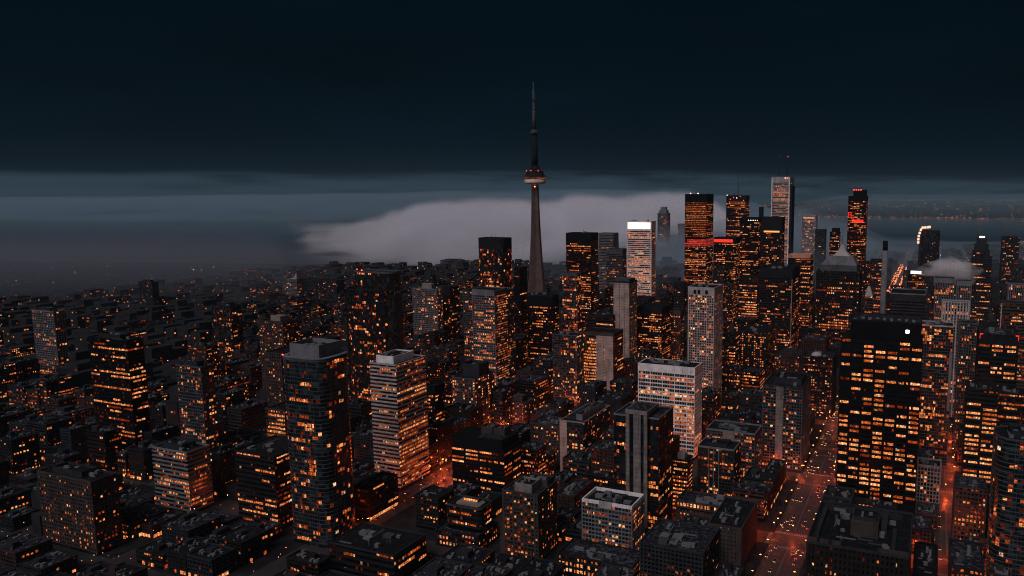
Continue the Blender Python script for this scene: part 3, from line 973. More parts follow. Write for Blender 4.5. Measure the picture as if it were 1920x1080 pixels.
b = Bld('pyramid_roofed_tower', 'broad office tower with grey pyramid roof and spire', 1531, 1612, 1619, 510, 1060, l=40, ref='pyramid-roofed tower')
b.facade('punch', lit=.5, frame='charcoal', core='glass_black', fh=3.9, bay=2.6, pw=.8, rowc=1.1, run=3, roof='roof_dark', parapet=.5, hot=.7, cap='slate')
def lerp_rect(q, x):
    return rect(x(0) + q, q, x(1) - q, b.l - q)
z0, z1, z2, z3, z4 = b.h - .3, b.z(499), b.z(482), b.z(474), b.z(459)
m = MB(); m.prism(rect(4, 3, b.w - 4, b.l - 3), z0, z1, poly2=rect(5, 4, b.w - 5, b.l - 4)); m.build('roof_drum', M('steel'), b.root)
cx_, cy2 = b.w * .55, b.l * .5
m = MB(); m.prism(rect(4.5, 3.5, b.w - 4.5, b.l - 3.5), z1, z2, poly2=rect(cx_ - 16, cy2 - 13, cx_ + 16, cy2 + 13)); m.build('hipped_roof', M('grey'), b.root)
m = MB(); m.prism(rect(cx_ - 12, cy2 - 11, cx_ + 12, cy2 + 11), z2, z3, poly2=rect(cx_ - 6, cy2 - 6, cx_ + 6, cy2 + 6)); m.prism(rect(cx_ - 6, cy2 - 6, cx_ + 6, cy2 + 6), z3, z4, poly2=rect(cx_ - .2, cy2 - .2, cx_ + .2, cy2 + .2)); m.build('pyramid_cap', M('pale'), b.root)
b.mast(cx_, cy2, z4 - .5, b.z(432), .4, False, 'spire')

b = Bld('orange_capped_tower', 'mid tower with an orange floodlit blank top', 1478, 1520, 1526, 478, 1260, l=34, ref='tower with orange top')
b.facade('office', lit=.4, frame='charcoal', run=2.5, roof='roof_dark', z1=b.h - 7, hot=.7)
b.box('floodlit_top', .3, .3, b.w - .3, b.l - .3, b.h - 7.2, b.h, concrete('painted_floodlight', (.62, .30, .20)))  # orange floodlighting put into the wall colour; no lamp shines on it
b = Bld('dark_office_tower', 'dark tower with thin pale vertical edge line, left of the avenue and pyramid roof', 1424, 1486, 1501, 506, 1090, ref='dark tower with pale edge line')
b.facade('office', lit=.24, fh=3.8, sp=.5, frame='charcoal', core='glass_black', run=2.2, roof='roof_dark', top_blank=13, rowc=.6, hot=.6)
b.box('edge_line', b.w - .9, -.7, b.w + .3, .3, 0, b.h - 14, 'beige'); b.units(4)
b = Bld('lit_office_tower', 'narrow tower with a column of bright lit floors left of the pale-edged dark tower', 1386, 1420, 1424, 522, 1150, l=30, ref='tower with bright lit column')
b.facade('office', lit=.75, fh=3.7, frame='charcoal', run=5, roof='roof_dark', rowc=1.2, hot=1, face={1: .3})

b = Bld('concrete_condo_tower', 'pale concrete apartment tower with square openings in its crown, centre right', 1291, 1339, 1355, 541, 835, ref='pale concrete apartment tower')
b.facade('grid', lit=.34, frame='pale', bay=2.7, fh=2.9, sp=.24, pw=.55, top_blank=8.5, roof='roof_dark', major=4, major_w=2, run=1.6, hot=.6, rowc=.3)
for px in (1303.5, 1311, 1325):
    x = b.x(px)
    b.box('crown_opening', x - 1.6, -.62, x + 1.6, -.45, b.h - 7, b.h - 2.4, 'black')
b.units(4)

b = Bld('dark_office_block', 'dark-topped office with bright ribbon floors behind the white fascia office', 1194, 1241, 1258, 578, 1050, ref='dark-topped ribbon office')
b.facade('punch', lit=.45, frame='charcoal', core='glass_black', top_blank=9, run=2.4, roof='roof_bare', rowc=1, hot=.8, pw=.5)
b = Bld('brown_office_block', 'small brown block beside the dark-topped ribbon office', 1257, 1276, 1283, 583, 1085, ref='small brown block')
b.facade('punch', lit=.4, frame='brown', core='glass_black', top_blank=8, run=2.4, roof='roof_dark')
b = Bld('panelled_tower', 'tower with a bright lit strip on its left and tall blank concrete panels', 1092, 1150, 1168, 626, 905, ref='tower with blank concrete panels')
b.facade('band', lit=.95, frame='brown', core='glass_dark', fh=3.9, rowc=.2, hot=1.0, run=9, face={1: .35}, roof='roof_dark', top_blank=4, sp=.4)
x0, x1 = b.x(1118.5), b.x(1150)
for a, c in ((0, .44), (.48, 1.0)):
    b.box('concrete_panel', x0 + (x1 - x0) * a, -1.2, x0 + (x1 - x0) * c, .05, 0, b.h - 3.5, 'panel_pink')
b = Bld('dark_office_block', 'dark flat block with one lit strip under its roof behind the panelled tower', 1098, 1149, 1160, 592, 1010, ref='dark block with lit strip')
b.facade('office', lit=.3, top_blank=4, frame='charcoal', roof='roof_dark', run=6, rowc=1.2); b.units(3)
b = Bld('condo_tower', 'grey-blue glass apartment tower left of the panelled tower', 1036, 1081, 1094, 630, 880, ref='grey-blue glass apartment tower')
b.facade('glass', lit=.16, frame='steel', roof='roof_dark', parapet=.8); b.units(4)

b = Bld('apartment_tower', 'grey apartment block with one vertical column of lit windows, left of centre', 848, 890, 944, 712, 790, l=38, ref='apartment block with lit window column')
b.facade('condo', lit=.17, frame='steel', roof='roof_dark', core='glass', cols=(5, (0,), .75), face={1: .8}, rowc=.5)
zt = b.z(688)
b.well('plant_enclosure', b.w * .2, b.l * .3, b.w * .95, b.l * .8, b.h - .4, zt, 'slate', drop=3)
b = Bld('dark_block', 'black unlit-topped block with lit lower windows behind the white banded office', 797, 815, 832, 726, 745, ref='black block behind banded office')
b.facade('office', lit=.35, top_blank=9, run=2, roof='roof_bare', frame='black')
b = Bld('small_office', 'small office with two bright lit floors right of the pale concrete apartment tower', 1354, 1379, 1385, 628, 960, ref='small office with two bright floors')
b.facade('office', lit=.5, frame='charcoal', run=6, roof='roof_dark', rowc=1.3, hot=1)
b = Bld('apartment_block', 'mid-rise with lit window columns in front of the pale-edged dark tower', 1387, 1437, 1450, 624, 985, ref='mid-rise with lit columns')
b.facade('punch', lit=.14, frame='charcoal', core='glass_black', cols=(6, (1, 4), .7), roof='roof_dark'); b.units(4)
b = Bld('dark_office_block', 'dark office with short lit rows left of the slab with vertical stripe', 1388, 1424, 1434, 700, 870, ref='dark office with short lit rows')
b.facade('office', lit=.4, frame='black', cols=(6, (1, 2), .75), roof='roof_snow')
b = Bld('brown_apartment_block', 'reddish-brown apartment block in the gap behind the white banded office', 793, 842, 857, 660, 960, ref='reddish-brown apartment block')
b.facade('punch', lit=.2, frame='brown', roof='roof_dark'); b.units(3)
b = Bld('round_glass_block', 'low rounded block with speckled windows in front of the rounded black tower', 949, 985, 1003, 757, 820, ref='low rounded speckled block')
b.facade('punch', rrect(0, 0, b.w, b.l, 5, 4), lit=.25, frame='brown', roof='roof_snow'); b.box('penthouse', b.w * .2, b.l * .3, b.w * .7, b.l * .8, b.h - .3, b.h + 6, 'brown')
b = Bld('masonry_block', 'grey-brown block left of the slab with blank beige end wall', 995, 1048, 1052, 800, 700, l=26, ref='grey-brown block')
b.facade('punch', lit=.22, frame='brown', roof='roof_snow', hero=30); b.units(6)
b = Bld('dark_office_block', 'dark mid-rise with domed vent on its roof just beyond the slab with vertical stripe', 1506, 1562, 1570, 672, 860, l=36, ref='mid-rise with domed vent')
b.facade('punch', lit=.3, frame='charcoal', core='glass_black', roof='roof_snow'); b.units(5)
m = MB(); m.lathe([(6, b.h), (5.6, b.h + 1.6), (3.6, b.h + 3.2), (.2, b.h + 3.9)], 16, b.w * .4, b.l * .3); m.build('dome_vent', M('pale'), b.root)

# ------------------------------------------------------------------ right background
b = Bld('lined_office', 'grey office with thin lit lines behind the tall chimney', 1632, 1655, 1668, 489, 1260, l=30, ref='grey office with lit lines')
b.facade('band', lit=.35, frame='slate', roof='roof_dark')
b = Bld('chimney_stack', 'tall chimney with pale shaft and black top, right of the pyramid-roofed tower', 1655, 1664, 1665, 452, 1150, l=8, ref='tall chimney', cat='chimney')
z0 = b.z(470)
m = MB(); m.lathe([(4.6, 0), (4.2, z0)], 16, 4, 4); m.build('shaft', M('grey'), b.root, True)
m = MB(); m.lathe([(3.9, z0), (3.7, b.h)], 16, 4, 4); m.build('flue', M('black'), b.root, True)
b = Bld('gabled_office', 'small lit tower with a pale pointed roof left of the low dark block', 1622, 1636, 1638, 556, 960, l=12, ref='small tower with pale pointed roof')
b.facade('office', lit=.6, frame='brown', roof_part=False)
m = MB(); m.prism(rect(-.3, -.3, b.w + .3, b.l + .3), b.h, b.z(538), poly2=rect(b.w * .3, b.l * .3, b.w * .6, b.l * .6)); m.build('pointed_roof', M('pale'), b.root)
b = Bld('dark_low_block', 'long dark windowless block behind the big black tower roof', 1670, 1736, 1740, 553, 920, l=50, ref='long dark windowless block')
b.facade('office', lit=.05, frame='slate', core='glass_black', roof='roof_dark', top_blank=9, cap='grey')
b = Bld('round_condo_tower', 'dim hazy tower outlined by a curved string of white lights', 1728, 1763, 1766, 434, 1950, l=48, ref='hazy tower with light string')
b.facade('glass', rrect(0, 0, b.w, b.l, 16, 5), lit=.04, frame='slate', roof='roof_dark')
m = MB()
for px, py in ((1722, 455), (1722, 449), (1722.5, 443), (1724, 437), (1726, 431), (1729, 427), (1734, 426.5), (1739, 426), (1742, 425.5)):
    x, z = b.x(px), b.z(py)
    m.box(x - 1.9, -3, z - 3.4, x + 3.6, -2, z + 2.6)
m.build('light_string', emit('string_lights', (1, .55, .38), 1.5), b.root)
b.box('flank', -6, 6, 0.2, b.l - 6, 0, b.h - 14, 'slate')
b = Bld('tiered_tower', 'dim tower with stepped tiers and lit cap, right background', 1826, 1857, 1861, 455, 1720, l=34, ref='dim tiered tower')
b.facade('grid', lit=.1, frame='slate', roof='roof_dark', z1=b.h - 20)
for k, q in enumerate((.08, .2)):
    m = MB(); m.prism(rect(b.w * q, b.l * q, b.w * (1 - q), b.l * (1 - q)), b.h - 20.5 + 16 * k, b.h - 4 + 16 * k); m.build('tier', M('slate'), b.root)
m = MB(); m.box(b.w * .35, b.l * .15, b.h + 11, b.w * .65, b.l * .2, b.h + 14); m.build('lit_cap', WHITE_L, b.root)
b = Bld('lined_office', 'dark office with two long lit floors below the dim tiered tower', 1822, 1822, 1860, 486, 1330, l=30, side='L', ref='dark office with two lit floors')
b.facade('office', lit=.22, frame='slate', roof='roof_dark', run=7, rowc=1.2)
b = Bld('foggy_tower', 'hazy tower with faint windows near the right edge', 1880, 1880, 1912, 444, 1950, l=30, side='L', ref='hazy tower near right edge')
b.facade('grid', lit=.12, frame='slate', roof='roof_dark')
b = Bld('slab_group', 'tall grey concrete slab with ribbed front under the drifting steam', 1752, 1790, 1794, 523, 1150, l=26, ref='ribbed slab under steam')
b.facade('fins', lit=.22, frame='grey', roof='roof_dark', top_blank=7)
b = Bld('slab_group', 'second grey ribbed slab joined on the right of the one under steam', 1795, 1822, 1828, 528, 1120, l=24, ref='second ribbed slab')
b.facade('fins', lit=.22, frame='grey', roof='roof_dark', top_blank=7)
b = Bld('textured_slab', 'pale textured concrete slab with a lit window column behind the black tower roof', 1767, 1818, 1828, 568, 850, l=14, ref='pale textured slab')
b.facade('fins', lit=.06, frame='pale', bay=3.2, pw=1.7, roof='roof_snow', cols=(16, (0,), .85))
b = Bld('condo_tower', 'slim condominium with speckled windows right of the condominium behind the black tower', 1800, 1800, 1833, 606, 735, l=20, side='L', ref='slim speckled condominium')
b.facade('grid', lit=.3, frame='steel', core='glass_dark', bay=2.4, fh=3.0, roof='roof_snow')
b = Bld('lit_sign_block', 'low block topped by a bright white rectangular sign in the right background', 1702, 1733, 1737, 513, 1420, l=40, ref='block with bright white sign')
b.facade('office', lit=.4, frame='charcoal', roof='roof_dark')
m = MB(); m.box(b.x(1707.5), -.5, b.h - 1.0, b.x(1727.5), .1, b.h + 4.6); m.build('white_sign', emit('white_sign', (1, .82, .78), 2.0), b.root)
b = Bld('slab_group', 'grey slab at the right edge with closely ribbed windows', 1892, 1892, 1935, 534, 1040, l=20, side='L', ref='ribbed slab at right edge')
b.facade('fins', lit=.18, frame='grey', roof='roof_snow')
b = Bld('brown_office_block', 'brown mid-rise with pale left edge in front of the ribbed slab at the right edge', 1878, 1878, 1930, 568, 880, l=22, side='L', ref='brown mid-rise with pale edge')
b.facade('office', lit=.3, frame='brown', roof='roof_snow'); b.box('edge_line', -.4, -.5, .8, .6, 0, b.h, 'pale')
b = Bld('condo_tower', 'misty slab between the chimney and the ribbed slabs', 1740, 1752, 1756, 540, 1010, l=20, ref='misty slab beside the ribbed slabs')
b.facade('condo', lit=.3, frame='slate', roof='roof_dark')

# ------------------------------------------------------------------ left background
b = Bld('apartment_block', 'brownish apartment block with roof box above the round-cornered tower, left', 485, 530, 541, 605, 930, l=26, ref='brownish left apartment block')
b.facade('punch', lit=.25, frame='brown', roof='roof_dark'); b.box('penthouse', b.w * .3, b.l * .3, b.w * .7, b.l * .8, b.h - .4, b.h + 6, 'beige')
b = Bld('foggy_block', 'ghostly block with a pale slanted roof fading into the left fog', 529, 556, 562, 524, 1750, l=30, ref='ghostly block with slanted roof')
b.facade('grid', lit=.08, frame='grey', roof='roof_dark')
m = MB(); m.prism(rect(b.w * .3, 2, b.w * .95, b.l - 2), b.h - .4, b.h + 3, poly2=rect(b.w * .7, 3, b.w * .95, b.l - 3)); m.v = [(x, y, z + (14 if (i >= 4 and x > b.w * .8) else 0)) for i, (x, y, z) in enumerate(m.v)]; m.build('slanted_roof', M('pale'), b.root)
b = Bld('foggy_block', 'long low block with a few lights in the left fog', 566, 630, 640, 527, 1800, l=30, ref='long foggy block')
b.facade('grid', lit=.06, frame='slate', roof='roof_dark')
b = Bld('brick_block', 'brick block peeking out left of the round-cornered tower', 496, 527, 545, 664, 690, l=34, ref='brick block left of round tower')
b.facade('punch', lit=.16, frame='brown', roof='roof_dark')
b = Bld('small_office', 'short block with rows of orange windows left of the round-cornered tower', 498, 533, 540, 771, 610, l=22, ref='short orange-windowed block')
b.facade('band', lit=.85, frame='brown', roof='roof_dark', rowc=.5, hot=.8)
b = Bld('low_block', 'flat-roofed dark block with two lit lines at the left', 440, 514, 527, 858, 560, l=40, ref='dark block with two lit lines')
b.facade('office', lit=.3, frame='charcoal', roof='roof_dark', hero=30); b.units(4)

# the city goes on to the left of the photograph
for nm, lb, xl, xc, xr, yt, d, stl, kw in (
    ('condo_tower', 'slim grey apartment tower with speckled windows at the far left', 330, 376, 400, 690, 640, 'condo', dict(lit=.2, frame='steel')),
    ('office_tower', 'black office tower with lit strips at the left edge of the view', 165, 238, 268, 640, 700, 'office', dict(lit=.4)),
    ('apartment_block', 'beige punched-window block in the bottom left corner', 70, 170, 218, 905, 520, 'punch', dict(lit=.2, frame='brown', hero=40)),
    ('banded_office', 'short grey banded office left of the flat-roofed dark block', 285, 350, 392, 850, 590, 'band', dict(lit=.3, frame='grey', hero=40)),
    ('condo_tower', 'grey gridded tower in the mist at the far left', 60, 100, 120, 585, 1000, 'grid', dict(lit=.15, frame='grey')),
    ('condo_tower', 'dark glass tower in the mist left of the brownish apartment block', 395, 432, 452, 575, 1100, 'glass', dict(lit=.15, frame='charcoal')),
    ('foggy_tower', 'pale ghost of a tower deep in the left fog', 260, 285, 296, 530, 1600, 'grid', dict(lit=.06, frame='slate')),
):
    b = Bld(nm, lb, xl, xc, xr, yt, d)
    b.facade(stl, **kw)
    b.well('penthouse', b.w * .2, b.l * .2, b.w * .75, b.l * .8, b.h - .4, b.h + 4.5, 'slate')
    b.units(4)

# ------------------------------------------------------------------ the tall needle tower with its round pod
TD = 1500.0
tb = at(1007, 545, TD)
nd = empty('needle_tower', (tb.x, tb.y, 0), 0)
tag(nd, 'very tall slender concrete needle tower with round pod and long antenna', 'tower')
def zz(py):
    _, y, z = ray(1005, py)
    return HC + z * TD / y
m = MB()
def ysec(rc, rf, wf):
    p = []
    for k in range(3):
        a = R(90 + 120 * k + 120)
        d, n = Vector((math.cos(a), math.sin(a))), Vector((-math.sin(a), math.cos(a)))
        p += [tuple(d * rf - n * wf), tuple(d * rf + n * wf)]
        a2 = a + R(60)
        p.append((rc * math.cos(a2), rc * math.sin(a2)))
    return p
zp = zz(345)
prof = [(0, 1.0), (.18, .80), (.42, .56), (.7, .38), (1.0, .27)]
for (t0, k0), (t1, k1) in zip(prof, prof[1:]):
    m.prism(ysec(6.5 * k0 + 2.2, 25 * k0, 3.4 * k0 + 1.2), zp * t0, zp * t1, top=False, poly2=ysec(6.5 * k1 + 2.2, 25 * k1, 3.4 * k1 + 1.2))
m.build('shaft', concrete('tower_concrete', (.12, .078, .072)), nd)
m = MB(); m.lathe([(7, zp - 1), (19, zp + .6), (21, zp + 2), (21, zp + 7.5), (19.5, zp + 9)], 32); m.build('radome_ring', concrete('radome', (.80, .66, .62), .6, .1), nd, True)
z1 = zp + 9
m = MB(); m.lathe([(19.2, z1), (20.5, z1 + .4), (20.5, z1 + 5.5), (19.2, z1 + 6)], 32); po = m.build('pod', M('glass_black'), nd)
m = MB()
rg = random.Random(4)
for k in range(64):
    a0, a1 = 2 * math.pi * k / 64, 2 * math.pi * (k + .82) / 64
    for zl in (0, 1):
        if rg.random() < (.8 if zl == 0 else .35):
            za = z1 + .8 + 2.3 * zl
            p = [(20.6 * math.cos(a), 20.6 * math.sin(a)) for a in (a0, a1)]
            m.quad((*p[0], za), (*p[1], za), (*p[1], za + 1.7), (*p[0], za + 1.7), glow=(rg.uniform(.1, .4), rg.uniform(.04, .11), .025))
tag(m.build('pod_window_band', WIN, po), kind='stuff')
m = MB(); m.lathe([(21.8, z1 + 6), (22, z1 + 7), (19, z1 + 8.4), (17.6, z1 + 9), (17.6, z1 + 13), (16.5, z1 + 14.4), (17.2, z1 + 15), (17, z1 + 16), (11, z1 + 17), (11, z1 + 21), (9, z1 + 22), (8.6, z1 + 25), (6.6, z1 + 27)], 32); m.build('upper_pod', M('charcoal'), nd, True)
m = MB(); m.lathe([(6.6, z1 + 26), (6.2, zz(290)), (5.4, zz(252))], 16); m.build('upper_shaft', M('charcoal'), nd, True)
m = MB(); m.lathe([(5.4, zz(253)), (8, zz(250.5)), (8.2, zz(248)), (5.5, zz(245)), (4.4, zz(243))], 20); m.build('sky_pod', M('steel'), nd, True)
m = MB(); m.lathe([(4.0, zz(243)), (3.4, zz(208)), (3.2, zz(207.9)), (2.9, zz(190)), (2.6, zz(170)), (1.5, zz(169.5)), (1.3, zz(156)), (.8, zz(153))], 12); an = m.build('antenna', M('steel'), nd, True)
for py in (206, 189):
    m = MB(); m.lathe([(3.0, zz(py + 1.2)), (3.6, zz(py)), (3.0, zz(py - 1.2))], 12); m.build('antenna_collar', M('black'), an)
m = MB(); m.lathe([(.2, zp - 6), (1.1, zp - 5), (.2, zp - 4)], 8, 0, -6.0); m.build('beacon', emit('amber_beacon', (1, .22, .06), 14.0), nd)
for a in (200, 250, 300):
    m = MB(); m.lathe([(.1, z1 + 16), (.7, z1 + 16.7), (.1, z1 + 17.4)], 8, 17 * math.cos(R(a)), 17 * math.sin(R(a))); m.build('beacon', RED, nd)
HEROES.append([*(lambda q: (q[0] - 28, q[0] + 28, q[1] - 28, q[1] + 28))(to_uv((tb.x, tb.y))), 'tall needle tower', (990, 1020, 153), 480, 'needle_tower'])

# ------------------------------------------------------------------ ground, lake, streets
def sheet(name, pts, mat, kind='structure'):
    m = MB()
    i = len(m.v)
    m.v += pts
    m.f.append(tuple(range(len(pts))))
    m.g.append(None)
    return tag(m.build(name, mat), kind=kind)
asphalt, t, bb = new_mat('asphalt')
g = N(t, 'ShaderNodeNewGeometry')
n1, n2 = noise(t, g.outputs['Position'], .05, 6), noise(t, g.outputs['Position'], 1.4, 4)
c = mixc(t, ramp(t, n1, [(.4, 0), (.65, 1)]), (.014, .014, .016), (.030, .029, .030))
L(t, mixc(t, n2, c, (.05, .05, .052)), bb.inputs['Base Color'])
L(t, ramp(t, n1, [(.4, .35), (.6, .75)]), bb.inputs['Roughness'])
bb.inputs['Specular IOR Level'].default_value = .2
land, t, bb = new_mat('far_land')
g = N(t, 'ShaderNodeNewGeometry')
n1 = noise(t, g.outputs['Position'], .012, 8, .65)
L(t, ramp(t, n1, [(.38, (.012, .013, .014)), (.55, (.05, .048, .047)), (.66, (.11, .11, .115))]), bb.inputs['Base Color'])
pave, t, bb = new_mat('pavement')
g = N(t, 'ShaderNodeNewGeometry')
n1, n2 = noise(t, g.outputs['Position'], .08, 6), noise(t, g.outputs['Position'], 2.0, 3)
L(t, ramp(t, n1, [(.40, (.010, .010, .012)), (.62, (.022, .022, .024)), (.75, (.06, .06, .07))]), bb.inputs['Base Color'])
bb.inputs['Roughness'].default_value = .85
bb.inputs['Specular IOR Level'].default_value = .1
water, t, bb = new_mat('water')
bb.inputs['Base Color'].default_value = (.006, .012, .016, 1)
bb.inputs['Roughness'].default_value = .12
g = N(t, 'ShaderNodeNewGeometry')
bp = N(t, 'ShaderNodeBump')
bp.inputs['Strength'].default_value = .25
bp.inputs['Distance'].default_value = 1.5
L(t, noise(t, g.outputs['Position'], .03, 5), bp.inputs['Height'])
L(t, bp.outputs[0], bb.inputs['Normal'])
G0 = 17500.0
sheet('ground', [(-G0, -400, -.5), (G0, -400, -.5), (G0, G0, -.5), (-G0, G0, -.5)], land)
# the lake: near shore about 2.9 km off, bending away to the right, far shore beyond
near = [(-17000, 2700), (-6000, 2850), (-2500, 2900), (-700, 2750), (300, 2900), (1000, 3300), (1600, 3650), (2300, 4200), (2900, 4300), (3600, 4150), (5200, 5200)]
far = [(7600, 6500), (4600, 6900), (3600, 7600), (2700, 8000), (1800, 8300), (600, 9500), (-2000, 12000), (-6000, 16000), (-17000, 17000)]
sheet('lake_water', [(x, y, .3) for x, y in near + far], water)
sheet('asphalt_road', [(-3000, 100, 0), (2500, 100, 0), (3000, 4000, 0), (1500, 3500, 0), (900, 3100, 0), (300, 2750, 0), (-3000, 2650, 0)], asphalt)

def inlake(x, y):
    pts = near + far
    c = False
    for k in range(len(pts)):
        (x0, y0), (x1, y1) = pts[k - 1], pts[k]
        if (y0 > y) != (y1 > y) and x < (x1 - x0) * (y - y0) / (y1 - y0) + x0:
            c = not c
    return c


ST_U = [(-1960, 18), (-1850, 18), (-1740, 18), (-1630, 18), (-1520, 20), (-1410, 18), (-1300, 18), (-1190, 18), (-1085, 18), (-985, 18), (-880, 18), (-760, 18), (-655, 18), (-538, 20), (-420, 30), (-316, 16), (-206, 16), (-91.5, 29), (20, 18), (120, 18), (218, 18), (325, 18), (440, 18), (560, 18), (700, 18), (830, 18), (960, 18), (1100, 18), (1240, 18)]
ST_V = [(110, 16), (220, 16), (330, 18), (440, 16), (548, 20), (681, 22), (760, 16), (862, 20), (985, 18), (1120, 22), (1265, 18), (1420, 22), (1600, 20), (1800, 20), (2050, 20), (2300, 20), (2560, 20), (2820, 20), (3080, 20), (3340, 20), (3600, 20), (3900, 20)]
pv = MB()
BLOCKS = []
for (u0, w0), (u1, w1) in zip(ST_U, ST_U[1:]):
    for (v0, q0), (v1, q1) in zip(ST_V, ST_V[1:]):
        a, b_, c_, d_ = u0 + w0 / 2, u1 - w1 / 2, v0 + q0 / 2, v1 - q1 / 2
        if any(inlake(*uv_to(x, y).xy) for x in (a, b_) for y in (c_, d_)):
            continue
        BLOCKS.append((a, b_, c_, d_))
        pts = [uv_to(a, c_), uv_to(b_, c_), uv_to(b_, d_), uv_to(a, d_)]
        i = len(pv.v)
        pv.v += [(p.x, p.y, z) for z in (0, .14) for p in pts]
        for q in ((4, 5, 6, 7), (0, 1, 5, 4), (1, 2, 6, 5), (2, 3, 7, 6), (3, 0, 4, 7)):
            pv.f.append(tuple(i + k for k in q)); pv.g.append(None)
tag(pv.build('pavement', pave), kind='structure')

mk = MB()
def stripe(u0, v0, u1, v1):
    ps = [uv_to(u0, v0, .006), uv_to(u1, v0, .006), uv_to(u1, v1, .006), uv_to(u0, v1, .006)]
    mk.quad(*[tuple(p) for p in ps])
for uc, wd, lanes in ((-91.5, 29, 8), (20, 18, 4), (-420, 30, 6)):
    for v in range(440, 1120, 9):
        if any(abs(v - s) < q / 2 + 6 for s, q in ST_V):
            continue
        for k in range(1, lanes):
            u = uc - wd / 2 + wd * k / lanes
            if k == lanes // 2:
                stripe(u - .35, v, u - .15, v + 9); stripe(u + .15, v, u + .35, v + 9)
            else:
                stripe(u - .08, v, u + .08, v + 3.5)
    for s, q in ST_V[3:9]:
        for sd in (-1, 1):
            vv = s + sd * (q / 2 + 2.2)
            for k in range(int(wd / 1.3)):
                stripe(uc - wd / 2 + .5 + 1.3 * k, vv - 1.6, uc - wd / 2 + 1.1 + 1.3 * k, vv + 1.6)
        for uu in (uc - wd / 2 - 2.2, uc + wd / 2 + 2.2):
            for k in range(int(q / 1.3)):
                stripe(uu - 1.6, s - q / 2 + .5 + 1.3 * k, uu + 1.6, s - q / 2 + 1.1 + 1.3 * k)
tag(mk.build('road_markings', flat('road_paint', (.16, .155, .15), .8)), kind='structure')

# ------------------------------------------------------------------ street lamps with their own light
rl = random.Random(11)
def lamp_mesh():
    p = MB(); p.lathe([(.16, 0), (.12, 4), (.08, 9)], 8)
    a = MB(); a.box(-.06, 0, 8.85, .06, 2.4, 9.0)
    h = MB(); h.box(-.22, 1.7, 8.72, .22, 2.7, 8.86)
    e = MB(); e.box(-.30, 1.75, 8.50, .30, 2.65, 8.72)
    return p, a, h, e
lp = None
def lamp(u, v, rz, label, group, power, side_light=True):
    global lp
    P = uv_to(u, v, .14)
    r = empty('street_lamp', P, rz)
    tag(r, label, 'street lamp', group)
    if lp is None:
        lp = [q.build(n, mt, r) for q, n, mt in zip(lamp_mesh(), ('pole', 'arm', 'housing', 'lens'), (M('lamp_metal'), M('lamp_metal'), M('lamp_metal'), LAMPM))]
    else:
        for o in lp:
            c = o.copy(); COL.objects.link(c); c.parent = r
    if power:
        l = bpy.data.lights.new('lamp_glow', 'POINT')
        l.energy, l.color, l.shadow_soft_size = power * rl.uniform(.5, 1.4), (1.0, .095, .02), .4
        o = bpy.data.objects.new('lamp_glow', l)
        o.location = (0, 2.2, 8.2)
        COL.objects.link(o)
        o.parent = r
for k in range(26):
    v = 452 + 25 * k
    if any(abs(v - s) < q / 2 - 2 for s, q in ST_V):
        v += 14
    lamp(-91.5 - 15.7, v, -YAW - math.pi / 2, 'orange street lamp on the left kerb of the wide avenue', 'lamps on the left kerb of the avenue', 200)
    lamp(-91.5 + 15.7, v + 9, -YAW + math.pi / 2, 'orange street lamp on the right kerb of the wide avenue', 'lamps on the right kerb of the avenue', 90)
for k in range(14):
    v = 470 + 27 * k
    lamp(20 + 10.2, v, -YAW + math.pi / 2, 'orange street lamp along the narrow street at the right', 'lamps of the right-hand street', 1800)
for k in range(16):
    v = 440 + 20 * k
    lamp(-420 - 16.2, v, -YAW - math.pi / 2, 'orange street lamp along the glowing street on the left', 'lamps of the left-hand street', 9000)
for uc, s, n in ((-91.5, 548, 7), (-91.5, 681, 7), (-91.5, 862, 4), (-420, 548, 7), (-420, 681, 6), (20, 548, 4), (20, 681, 3)):
    for k in range(n):
        lamp(uc + (k - n / 2 + .5) * 15 + (24 if abs(uc + (k - n / 2 + .5) * 15 - uc) < 0 else 0), s + 11.5, -YAW + math.pi, 'orange street lamp at a cross street junction', 'lamps at the cross streets', 5600 if uc == -91.5 else 10500)

for iu, (uc, wd) in enumerate(ST_U):
    for s, q in ST_V:
        if s < 440 or s > 1270 or uc < -900 or uc > 450 or (uc in (-91.5, 20, -420) and s in (548, 681)):
            continue
        P = proj(uv_to(uc, s, 5))
        if 300 < P[0] < 1950 and P[1] < 1100:
            lamp(uc + wd * .4, s + q / 2 + 1.0, -YAW + math.pi, 'orange street lamp at a smaller street corner between the buildings', 'lamps at the smaller street corners', 2500 if uc == -91.5 else 9000)

